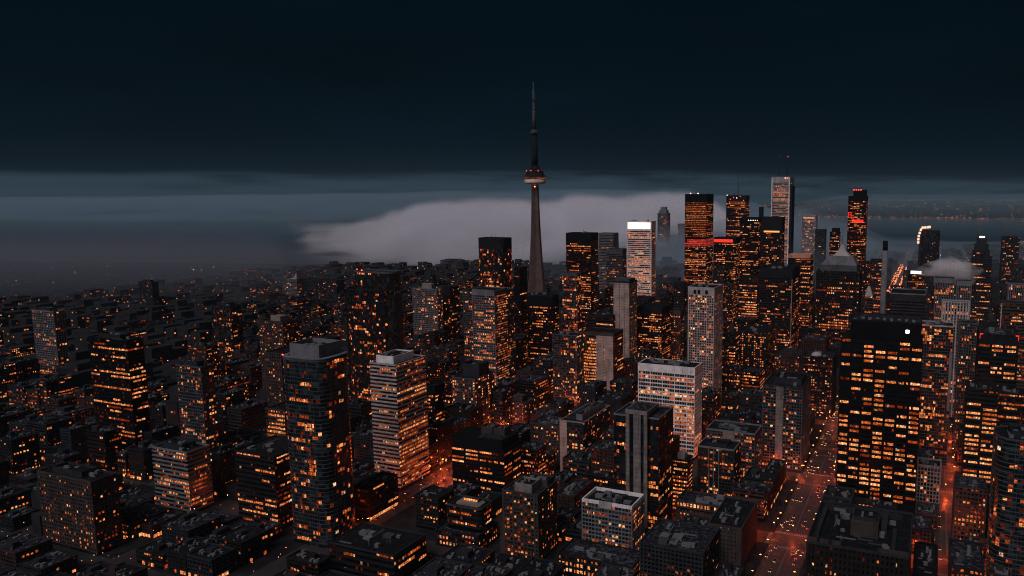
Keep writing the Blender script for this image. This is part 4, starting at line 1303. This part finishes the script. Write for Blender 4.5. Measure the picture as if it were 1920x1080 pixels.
# ------------------------------------------------------------------ cars: dark bodies, lit lamps
def car_meshes():
    b_ = MB()
    b_.prism([(-.9, -2.2), (.9, -2.2), (.9, 2.2), (-.9, 2.2)], .35, .85, bottom=True, poly2=[(-.88, -2.15), (.88, -2.15), (.88, 2.1), (-.88, 2.1)])
    k = MB()
    k.prism([(-.82, -1.5), (.82, -1.5), (.82, 1.2), (-.82, 1.2)], .85, 1.42, poly2=[(-.68, -.9), (.68, -.9), (.68, .45), (-.68, .45)])
    wh = MB()
    for x in (-.9, .72):
        for y in (-1.4, 1.35):
            n = 10
            i = len(wh.v)
            for s in (0, .18):
                for q in range(n):
                    wh.v.append((x + s, y + .33 * math.cos(q * .628), .33 + .33 * math.sin(q * .628)))
            for q in range(n):
                j = (q + 1) % n
                wh.f.append((i + q, i + j, i + n + j, i + n + q)); wh.g.append(None)
            wh.f.append(tuple(i + q for q in range(n))); wh.f.append(tuple(i + n + q for q in reversed(range(n)))); wh.g += [None, None]
    out = [(b_, 'body', flat('car_paint', (.05, .05, .055), .3, .3)), (k, 'cabin', M('glass_dark')), (wh, 'wheel_set', M('tyre'))]
    for x in (-.62, .62):
        h = MB(); h.box(x - .2, 2.12, .55, x + .2, 2.24, .78); out.append((h, 'headlight', HEAD))
        h = MB(); h.box(x - .2, -2.28, .6, x + .2, -2.18, .82); out.append((h, 'taillight', TAIL))
    return out
cm = None
def car(u, v, rz, label, group):
    global cm
    r = empty('car', uv_to(u, v, .008), -YAW + rz)
    tag(r, label, 'car', group)
    if cm is None:
        cm = [q.build(n, mt, r) for q, n, mt in car_meshes()]
    else:
        for o in cm:
            c = o.copy(); COL.objects.link(c); c.parent = r
rc = random.Random(5)
for lane, (du, away) in enumerate(((-12, 0), (-8.6, 0), (-5.2, 0), (5.2, 1), (8.6, 1), (12, 1))):
    v = 462 + rc.uniform(0, 14)
    while v < 1010:
        if not any(abs(v - s) < q / 2 for s, q in ST_V):
            car(-91.5 + du, v, 0 if away else math.pi, 'small car with red tail lights heading away up the wide avenue' if away else 'small car with headlights on coming down the wide avenue', 'traffic heading up the avenue' if away else 'traffic coming down the avenue')
        v += rc.choice((7, 8, 9, 16, 30, 45, 60)) * rc.uniform(.9, 1.3)
for du, away in ((-5, 0), (5, 1)):
    for k in range(7):
        car(20 + du, 470 + 28 * k + rc.uniform(-8, 8), 0 if away else math.pi, 'small car driving along the narrow street at the right', 'traffic in the right-hand street')
for du, away in ((-6, 0), (6, 1)):
    for k in range(8):
        car(-420 + du, 445 + 22 * k + rc.uniform(-7, 7), 0 if away else math.pi, 'small car driving along the glowing street on the left', 'traffic in the left-hand street')

# ------------------------------------------------------------------ lower buildings filling the blocks
bpy.context.view_layer.update()
verts, faces = [], []
for o in list(COL.objects):
    if o.type == 'MESH' and o.name.split('.')[0] in ('wall', 'core', 'attic', 'cap', 'plant_enclosure', 'penthouse', 'shaft'):
        i = len(verts)
        mw = o.matrix_world
        verts += [mw @ v.co for v in o.data.vertices]
        faces += [tuple(i + k for k in p.vertices) for p in o.data.polygons]
bvh = BVHTree.FromPolygons(verts, faces)
EYE = Vector((0, 0, HC))
def seen(p):
    d = p - EYE
    hit = bvh.ray_cast(EYE, d.normalized(), d.length - .5)
    return hit[0] is None
def clash(u0, u1, v0, v1, pad=3):
    for h in HEROES:
        if u0 < h[1] + pad and u1 > h[0] - pad and v0 < h[3] + pad and v1 > h[2] - pad:
            return True
    return False
rf = random.Random(77)
FILL, used = [], {}
TONE = [('charcoal', 'black'), ('fill_brown', 'brown'), ('slate', 'dark grey'), ('brick', 'dark red'), ('fill_grey', 'grey'), ('fill_steel', 'blue-grey')]
cands = []
for a, b_, c_, d_ in BLOCKS:
    u = a + 3
    while u < b_ - 12:
        wd = rf.uniform(18, 34)
        if u + wd > b_ - 6:
            wd = b_ - 3 - u
        v = c_ + 3
        while v < d_ - 12:
            ln = rf.uniform(18, 36)
            if v + ln > d_ - 6:
                ln = d_ - 3 - v
            cands.append((u, u + wd, v, v + ln))
            v += ln + rf.choice((1.5, 2, 5))
        u += wd + rf.choice((1.5, 2, 5))
for u0, u1, v0, v1 in cands:
    # shrink out of the way of the named buildings
    if clash(u0, u1, v0, v1):
        ok = False
        for cut in ((.5, 1, 0, 1), (0, .5, 0, 1), (0, 1, 0, .5), (0, 1, .5, 1), (.5, 1, .5, 1), (0, .5, 0, .5), (0, .5, .5, 1), (.5, 1, 0, .5)):
            q = (u0 + (u1 - u0) * cut[0], u0 + (u1 - u0) * cut[1], v0 + (v1 - v0) * cut[2], v0 + (v1 - v0) * cut[3])
            if q[1] - q[0] > 8 and q[3] - q[2] > 8 and not clash(*q):
                u0, u1, v0, v1 = q
                ok = True
                break
        if not ok:
            continue
    P = uv_to((u0 + u1) / 2, (v0 + v1) / 2)
    if P.y < 300 or (u1 > -440 and u0 < -384 and v1 > 425 and v0 < 560):
        continue
    vm = P.y
    hgt = rf.uniform(7, 20) if vm < 640 else rf.uniform(11, 40) if vm < 800 else rf.uniform(9, 48) if vm < 1250 else rf.uniform(10, 55) if rf.random() < .7 else rf.uniform(40, 90)
    if -165 < u0 < -104 and 560 < v0 < 900:
        hgt = rf.uniform(15, 27)
    if vm > 900 and rf.random() < .12:
        hgt *= 1.7
    px, py = proj((P.x, P.y, hgt))
    if px < -60 or px > 1990 or py > 1130:
        continue
    if 485 < px < 1180 and 880 < vm < 1350:
        hgt = rf.uniform(16, 62) if px > 690 else rf.uniform(12, 46)
    elif px < 1130 and vm > 1000:
        hgt = min(hgt, rf.uniform(10, 36))
    elif vm > 2500:
        hgt = rf.uniform(7, 26)
    elif vm > 1500:
        hgt = min(hgt, rf.uniform(14, 60))
    pts = [uv_to(uu, vv, hgt * f) for uu, vv in ((u0, v0), (u1, v0), (u0, v1), (u1, v1), ((u0 + u1) / 2, (v0 + v1) / 2)) for f in (.98, .6)]
    ns = sum(seen(p) for p in pts)
    if ns < 2:
        continue
    FILL.append((ns, u0, u1, v0, v1, hgt, px, py, vm))
SIZES = lambda w_, h_: 'tall' if h_ > 45 else 'mid-rise' if h_ > 22 else 'low'
REL = (('just left of', -1, 0), ('just right of', 1, 0), ('behind', 0, 1), ('in front of', 0, -1))
def shows(q):
    return -q[0] * (q[2] - q[1]) * (q[5] + .5 * (q[4] - q[3])) / q[8] ** 2 * (1 if q[6] > 470 else .35)
FILL.sort(key=shows)
KIND = {'low': 'low_building', 'mid-rise': 'mid_rise_building', 'tall': 'tower_block'}
quota = {'low': 240, 'mid-rise': 240, 'tall': 60}
nfill, REST = 0, []
for ns, u0, u1, v0, v1, hgt, px, py, vm in FILL:
    if quota[SIZES(0, hgt)] <= 0:
        REST.append((u0, u1, v0, v1, hgt))
        continue
    tn = TONE[rf.randrange(len(TONE))]
    snow = rf.random() < .45
    lit = rf.choice((.03, .06, .1, .16, .3)) if vm < 880 else rf.choice((.10, .16, .22, .3))
    best = sorted(HEROES, key=lambda h: math.hypot(((h[0] + h[1]) - u0 - u1) / 2, ((h[2] + h[3]) - v0 - v1) / 2 * .8))
    label = None
    for h in best[:5]:
        hx = (h[5][0] + h[5][1]) / 2
        rel = ('behind' if v0 > h[3] - 2 else 'in front of' if v1 < h[2] + 2 else 'right of' if u0 > h[0] else 'left of')
        for adj in (('snow-patched' if snow else 'bare-roofed'), ('dimly lit' if lit < .2 else 'brightly lit'), 'flat-roofed', ('broad' if u1 - u0 > 24 else 'narrow')):
            lb = f'{SIZES(0, hgt)} {adj} {tn[1]} building {rel} the {h[4]}'
            if lb not in used and len(lb.split()) <= 16:
                label = lb
                break
        if label:
            break
    if not label:
        REST.append((u0, u1, v0, v1, hgt))
        continue
    used[label] = 1
    quota[SIZES(0, hgt)] -= 1
    nfill += 1
    o = uv_to(u0, v0)
    r = empty(KIND[SIZES(0, hgt)], (o.x, o.y, .1), -YAW)
    tag(r, label, 'building', 'buildings filling the city blocks')
    rr = random.Random(nfill)
    w_, l_ = u1 - u0, v1 - v0
    sty = rr.choice(('punch', 'punch', 'office', 'condo', 'band') if tn[0] != 'brick' else ('punch',))
    kw = dict(lit=lit, frame=tn[0], core=rr.choice(('glass_dark', 'glass_black')), run=rr.choice((1.2, 2, 3)), roof='roof_snow' if snow else 'roof_dark', parapet=rr.choice((.4, .8)), base_blank=0)
    rfp = facade(r, rect(0, 0, w_, l_), 0, hgt, sty, rr, **kw)
    m = MB()
    a, c = rr.uniform(.1, .5), rr.uniform(.1, .5)
    m.box(w_ * a, l_ * c, hgt - .4, w_ * (a + rr.uniform(.15, .35)), l_ * (c + rr.uniform(.15, .35)), hgt + rr.uniform(2, 4.5))
    m.build('penthouse', M(rr.choice((tn[0], 'slate', 'fill_grey'))), r)
    if vm < 1000:
        m = MB()
        for k in range(rr.randint(9, 16)):
            x, y, q = rr.uniform(.06, .85) * w_, rr.uniform(.06, .85) * l_, rr.uniform(.8, 2.4)
            m.box(x, y, hgt - .4, x + q, y + q * rr.uniform(.6, 1.5), hgt + rr.uniform(.5, 1.6))
        tag(m.build('roof_plant', M('plant'), r), kind='stuff')
        # lit shop fronts along the street
        if rr.random() < .7:
            m = MB()
            for face in range(3):
                n = int((w_ if face == 0 else l_) / 3)
                for k in range(n):
                    if rr.random() < .55:
                        s0, s1 = 3 * k + .3, 3 * k + 2.7
                        gl = glow(rr, rr.uniform(.25, 1))
                        if face == 0:
                            m.quad((s0, -.45, .4), (s1, -.45, .4), (s1, -.45, 3.0), (s0, -.45, 3.0), glow=gl)
                        elif face == 1:
                            m.quad((w_ + .45, s0, .4), (w_ + .45, s1, .4), (w_ + .45, s1, 3.0), (w_ + .45, s0, 3.0), glow=gl)
                        else:
                            m.quad((-.45, s1, .4), (-.45, s0, .4), (-.45, s0, 3.0), (-.45, s1, 3.0), glow=gl)
            if m.f:
                tag(m.build('shop_front', WIN, r), kind='stuff')

# the rest of the far city, past what one could count
wl, wn_, rs = MB(), MB(), random.Random(3)
for u0, u1, v0, v1, hgt in REST:
    cs = [uv_to(u0, v0), uv_to(u1, v0), uv_to(u1, v1), uv_to(u0, v1)]
    wl.prism([(c.x, c.y) for c in cs], .1, hgt)
    for k in (0, 1, 3):
        a, c = cs[k], cs[(k + 1) % 4]
        e = (c - a)
        ln = e.length
        e = e / ln
        nn = Vector((e.y, -e.x, 0)) * .15
        for z in range(2, int(hgt - 2), 4):
            for q in range(int(ln / 4)):
                if rs.random() < .06:
                    A = a + e * (q * 4 + .6) + nn
                    B = A + e * 2.6
                    wn_.quad((A.x, A.y, z), (B.x, B.y, z), (B.x, B.y, z + 2.2), (A.x, A.y, z + 2.2), glow=glow(rs, rs.uniform(.05, .8)))
ds = tag(wl.build('distant_buildings', concrete('far_walls', (.026, .025, .028)), None), 'mass of small dark low buildings covering the distant city', 'buildings', kind='stuff')
tag(wn_.build('window_field', WIN, ds), kind='stuff')

# ------------------------------------------------------------------ bare street trees
rt = random.Random(9)
def tree_meshes():
    tr, cr = MB(), MB()
    tr.lathe([(.22, 0), (.16, 1.6), (.12, 3.2)], 7)
    def limb(p, d, ln, r, lev):
        q = p + d * ln
        s = d.orthogonal().normalized() * r
        s2 = d.cross(s).normalized() * r
        for a, b2 in ((s, s2), (s2, -s), (-s, -s2), (-s2, s)):
            cr.quad(tuple(p + a), tuple(p + b2), tuple(q + b2 * .5), tuple(q + a * .5))
        if lev:
            for _ in range(4 if lev > 1 else 5):
                nd_ = (d + Vector((rt.uniform(-1, 1), rt.uniform(-1, 1), rt.uniform(-.3, .7))) * .8).normalized()
                limb(p + d * ln * rt.uniform(.5, 1), nd_, ln * rt.uniform(.55, .8), r * .55, lev - 1)
    for k in range(5):
        a = k * 1.257
        limb(Vector((0, 0, rt.uniform(2.2, 3.1))), Vector((math.cos(a) * .6, math.sin(a) * .6, 1)).normalized(), 2.4, .08, 3)
    return tr, cr
tm = None
def tree(u, v, label, group):
    global tm
    r = empty('street_tree', uv_to(u, v, .14), rt.uniform(0, 6))
    k = rt.uniform(.8, 1.5)
    r.scale = (k, k, k)
    tag(r, label, 'tree', group)
    if tm is None:
        a, c = tree_meshes()
        bark = flat('bark', (.035, .026, .022), .9)
        tm = [a.build('trunk', bark, r), c.build('crown', bark, r)]
    else:
        for o in tm:
            c = o.copy(); COL.objects.link(c); c.parent = r
for k in range(22):
    v = 455 + 17 * k
    if not any(abs(v - s) < q / 2 + 3 for s, q in ST_V):
        tree(-91.5 - 17.5, v, 'bare dark tree on the left pavement of the wide avenue', 'bare trees along the avenue')
        tree(-91.5 + 17.4, v + 5, 'bare dark tree on the right pavement of the wide avenue', 'bare trees along the avenue, right side')
for k in range(16):
    tree(-420 + 17, 450 + 13 * k, 'bare dark tree beside the glowing street on the left', 'bare trees along the left street')

# ------------------------------------------------------------------ far city lights: too many to count
rk = random.Random(21)
cl = MB()
def speck(p, s, col):
    x, y, z = p
    i = len(cl.v)
    cl.v += [(x, y, z - s), (x + s, y, z), (x, y + s, z), (x - s, y, z), (x, y - s, z), (x, y, z + s)]
    for q in ((0, 2, 1), (0, 3, 2), (0, 4, 3), (0, 1, 4), (5, 1, 2), (5, 2, 3), (5, 3, 4), (5, 4, 1)):
        cl.f.append(tuple(i + k for k in q)); cl.g.append(col)
def lcol(k=1.0):
    b_ = rk.uniform(.3, 1) ** 1.5 * k
    t_ = rk.random()
    return (3.0 * b_, (.9 if t_ < .75 else 1.9) * b_, (.22 if t_ < .75 else 1.3) * b_)
for _ in range(2400):
    y = 480 * (6.0 ** rk.random())
    x = rk.uniform(-.95, .62) * y
    if rk.random() < .16:
        y = rk.uniform(2400, 4200)
        x = rk.uniform(.2, .62) * y
    if rk.random() < (.5 if y < 1000 else .93):   # strung along a street
        u, v = to_uv((x, y))
        u = min(ST_U, key=lambda q: abs(q[0] - u))[0] + rk.choice((-9, 9)) if abs(u) < 900 else round(u / 110) * 110
        p = uv_to(u, v)
        x, y = p.x, p.y
    if inlake(x, y):
        continue
    speck((x, y, rk.uniform(3, 9)), y / 1500 * rk.uniform(.4, .95) + .05, lcol(1.2))
for v in [700 + 9 * k for k in range(240)]:    # the avenue far away
    for du in (-17, -8, 8, 17):
        if v > 1000 and rk.random() < .9:
            p = uv_to(-91.5 + du + rk.uniform(-3, 3), v + rk.uniform(-4, 4), rk.uniform(1, 9))
            c_ = lcol(2.2)
            speck(p, p.y / 1500 * rk.uniform(.5, 1.1), (c_[0], c_[1] * .6, c_[2] * .4))
# far shore and its hills
def hill(x, y):
    px = CX + F * x / y
    k = max(0, min(1, (y - 8100 - max(0, 1700 - px) * 2.2) / 3900))
    return 150 * k * max(0, min(1, (px - 1330) / 240)) * (1 - max(0, (y - 12600) / 3000))
hm = MB()
for j in range(25):
    y = 7700 + 260 * j
    for i in range(41):
        px = 1280 + 20 * i
        x = (px - CX) / F * y
        hm.v.append((x, y, -3 + hill(x, y) * (1 + .12 * math.sin(x / 310) * math.sin(y / 420))))
for j in range(24):
    for i in range(40):
        a = j * 41 + i
        hm.f.append((a, a + 1, a + 42, a + 41)); hm.g.append(None)
tag(hm.build('far_hills', concrete('wooded_hill', (.010, .012, .013)), None, True), kind='structure')
for _ in range(650):
    y = rk.uniform(7500, 12300)
    x = rk.uniform(.10, .62) * y
    if inlake(x, y):
        continue
    speck((x, y, rk.uniform(4, 12) + hill(x, y)), y / 1500 * rk.uniform(.35, .75) * (1.4 if rk.random() < .1 else 1), lcol(.9))
for k in range(260):                           # the shore road
    t_ = rk.random() * (len(far) - 5)
    i = int(t_)
    a, c = Vector(far[i]), Vector(far[i + 1])
    p = a.lerp(c, t_ - i)
    speck((p.x + rk.uniform(-30, 30), p.y + 60 + rk.uniform(0, 120), 8), p.y / 1500 * rk.uniform(.3, .6), lcol(1.0))
CITYL = WIN.copy()
CITYL.name = 'far_lamp_glow'
tag(cl.build('city_lights', CITYL), 'small orange and white lights scattered across the distant city and far shore', 'lights', kind='stuff')
CITYL.cycles.emission_sampling = 'NONE'
# ------------------------------------------------------------------ the fog rolling in over the lake, and the haze of the evening air
from mathutils import noise as mn
def vol(name, col, density, aniso=0.0, wisp=None):
    m = bpy.data.materials.new(name)
    m.use_nodes = True
    t = m.node_tree
    t.nodes.clear()
    v = N(t, 'ShaderNodeVolumePrincipled')
    v.inputs['Color'].default_value = (*col, 1)
    v.inputs['Density'].default_value = density
    v.inputs['Anisotropy'].default_value = aniso
    o = N(t, 'ShaderNodeOutputMaterial')
    L(t, v.outputs[0], o.inputs['Volume'])
    if wisp:
        g = N(t, 'ShaderNodeNewGeometry')
        mp = N(t, 'ShaderNodeMapping')
        mp.inputs['Scale'].default_value = wisp
        L(t, g.outputs['Position'], mp.inputs[0])
        nz = noise(t, mp.outputs[0], 1.0, 4, .6)
        L(t, ramp(t, nz, [(.36, .0), (.64, 1.0)]), (mm := N(t, 'ShaderNodeMath', operation='MULTIPLY')).inputs[0])
        mm.inputs[1].default_value = density * 2
        L(t, mm.outputs[0], v.inputs['Density'])
    m.cycles.homogeneous_volume = not wisp
    return m
def interp(tab, x):
    if x <= tab[0][0]:
        return tab[0][1]
    for (x0, y0), (x1, y1) in zip(tab, tab[1:]):
        if x <= x1:
            k = (x - x0) / (x1 - x0)
            k = k * k * (3 - 2 * k)
            return y0 + (y1 - y0) * k
    return tab[-1][1]
def smooth(a, b, x):
    k = max(0.0, min(1.0, (x - a) / (b - a)))
    return k * k * (3 - 2 * k)
def fog_layer(name, hfun, px0, px1, d0, d1, nx, ny, drop, mat, bottom=1.0, power=1.0):
    """closed lump of fog: lumpy top over a flat bottom, spread fan-wise over the lake"""
    m = MB()
    for j in range(ny + 1):
        d = d0 + (d1 - d0) * (j / ny) ** power
        for i in range(nx + 1):
            px = px0 + (px1 - px0) * i / nx
            x = (px - CX) / F * d
            edge = i in (0, nx) or j in (0, ny)
            h = bottom if edge else max(bottom + .05, hfun(px, d, x) - drop)
            m.v.append((x, d, h))
    n = (nx + 1) * (ny + 1)
    m.v += [(x, y, bottom - .02 - min(.4, max(0, (h - bottom - .06) * .1))) for x, y, h in m.v]
    for j in range(ny):
        for i in range(nx):
            a = j * (nx + 1) + i
            m.f.append((a, a + 1, a + nx + 2, a + nx + 1))
            m.f.append((n + a + nx + 1, n + a + nx + 2, n + a + 1, n + a))
    loop = [i for i in range(nx + 1)] + [j * (nx + 1) + nx for j in range(1, ny + 1)] + [ny * (nx + 1) + i for i in range(nx - 1, -1, -1)] + [j * (nx + 1) for j in range(ny - 1, 0, -1)]
    for a, c in zip(loop, loop[1:] + loop[:1]):
        m.f.append((n + a, n + c, c, a))
    m.g = [None] * len(m.f)
    return tag(m.build(name, mat, None, True), kind='stuff')
def lump(x, y, s, amp, seed=0):
    return amp * mn.fractal(Vector((x / s, y / s, seed)), 1.0, 2.0, 5)

# 1 the roll of fog spilling over the waterfront behind the needle tower
ROLL = [(530, -40), (600, 25), (650, 58), (700, 100), (742, 142), (790, 180), (850, 200), (920, 214), (970, 214), (1010, 202), (1040, 205), (1075, 240), (1120, 243), (1165, 235), (1215, 244), (1250, 248), (1285, 240), (1330, 180), (1400, 90), (1480, 0)]
def h_roll(px, d, x):
    top = interp(ROLL, px) * (1.0 if d < 3900 else 1.0)
    f = smooth(2330, 3450, d) * (1 - smooth(4700, 6400, d))
    return top * f + lump(x, d, 620, 44, 3.1) * f + lump(x, d, 190, 13, 8.1) * f
for k, dn in enumerate((.00022, .0004, .0007, .0012, .002, .003)):
    fog_layer('fog_bank', h_roll, 540, 1500, 2300, 6500, 120, 60, 13 * k - 22, vol('fog_roll', (.945, .925, .985), dn, -.3, (.0035, .0035, .008)), bottom=1.0 + .11 * k)

# 2 the smooth bank farther out on the left
def h_mid(px, d, x):
    f = smooth(6300, 7800, d) * (1 - smooth(9500, 11000, d))
    top = interp([(-300, 215), (485, 236), (700, 262), (900, 292), (1150, 300), (1350, 250), (1500, 0)], px)
    return top * f + lump(x, d * 2.2, 1900, 22, 1.7) * f
fm_ = vol('fog_middle', (.42, .58, .70), .0007, 0, (.0009, .0004, .010))
for k in range(4):
    fog_layer('fog_bank', h_mid, -400, 1560, 6200, 11100, 80, 30, 26 * k, fm_, bottom=1.7 + .11 * k)

# 3 the far deck along the horizon
def h_far(px, d, x):
    d0 = interp([(900, 10600), (1300, 11200), (1480, 13000), (2000, 13200)], px)
    f = smooth(d0, d0 * 1.2, d) * (1 - .5 * smooth(d0 * 1.22, 17000, d))
    top = HC + .0283 * 13500 * interp([(-400, .97), (485, .985), (700, .97), (850, .98), (960, 1.0), (1130, 1.02), (1290, 1.05), (1370, 1.03), (1520, 1.0), (1950, .99)], px)
    return top * f + lump(x, d * .6, 2600, 60, 6.3) * f + lump(x, d, 700, 18, 2.3) * f
ff_ = vol('fog_far', (.22, .40, .50), .00009, 0, (.0006, .0002, .006))
for k in range(5):
    fog_layer('fog_bank', h_far, -500, 2050, 10500, 17000, 150, 40, 26 * k, ff_, bottom=2.3 + .11 * k)

# 4 thin mist lying low over the left side of the city
def h_mist(px, d, x):
    top = interp([(-200, 120), (300, 130), (480, 125), (600, 60), (720, 0), (1400, 0)], px)
    f = smooth(1350, 2100, d) * (1 - smooth(2900, 3640, d))
    return top * f + lump(x, d, 500, 7, 5.5) * f * min(1, top / 60)
fi_ = vol('fog_mist', (.40, .41, .50), .00026)
for k in range(5):
    fog_layer('fog_bank', h_mist, -260, 760, 1300, 3650, 80, 40, 15 * k, fi_, bottom=2.8 + .11 * k)

def h_mist2(px, d, x):
    top = interp([(900, 0), (1100, 80), (1300, 150), (1480, 215), (1570, 170), (1680, 75), (2000, 50)], px)
    f = smooth(1500, 2200, d) * (1 - smooth(3000, 4200, d))
    return top * f + lump(x, d, 300, 20, 7.7) * f
f2_ = vol('fog_mist_blue', (.56, .70, .84), .00065)
for k in range(3):
    fog_layer('fog_bank', h_mist2, 880, 2050, 1450, 4250, 60, 30, 40 * k, f2_, bottom=3.4 + .11 * k)

def h_mist3(px, d, x):
    return 250 * smooth(1380, 1620, px) * smooth(6800, 8200, d) * (1 - smooth(12000, 12900, d)) + lump(x, d, 900, 25, 4.4) * smooth(7200, 8200, d)
f3_ = vol('fog_far_mist', (.45, .66, .78), .00013)
for k in range(2):
    fog_layer('fog_bank', h_mist3, 1300, 2060, 6700, 13000, 50, 30, 60 * k, f3_, bottom=4.0 + .11 * k)

# 5 steam drifting off a roof in the right background
def steam(px, py, d, rx, ry, rz, mat):
    m = MB()
    c = at(px, py, d)
    for j in range(13):
        th = math.pi * j / 12
        for i in range(24):
            a = 2 * math.pi * i / 24
            q = Vector((math.sin(th) * math.cos(a), math.sin(th) * math.sin(a), math.cos(th)))
            k = 1 + .35 * mn.fractal(q * 1.6 + Vector((px, 0, 0)), 1, 2, 4)
            m.v.append((c.x + q.x * rx * k, c.y + q.y * ry * k, c.z + q.z * rz * k))
    for j in range(12):
        for i in range(24):
            i2 = (i + 1) % 24
            m.f.append((j * 24 + i, (j + 1) * 24 + i, (j + 1) * 24 + i2, j * 24 + i2)); m.g.append(None)
    return tag(m.build('steam_plume', mat, None, True), kind='stuff')
sv = vol('steam', (.95, .93, .96), .020, -.2, (.022, .022, .04))
for px, py, rx, rz in ((1744, 508, 26, 12), (1764, 503, 32, 17), (1786, 503, 34, 20), (1806, 512, 34, 22)):
    steam(px, py, 1330, rx, 22, rz, sv)

# 6 the air itself
hz = MB()
hz.box(-18000, -500, -1.6, 18000, 18000, 500)
haze = tag(hz.build('haze', vol('evening_haze', (.50, .74, .95), 1.8e-5)), kind='stuff')
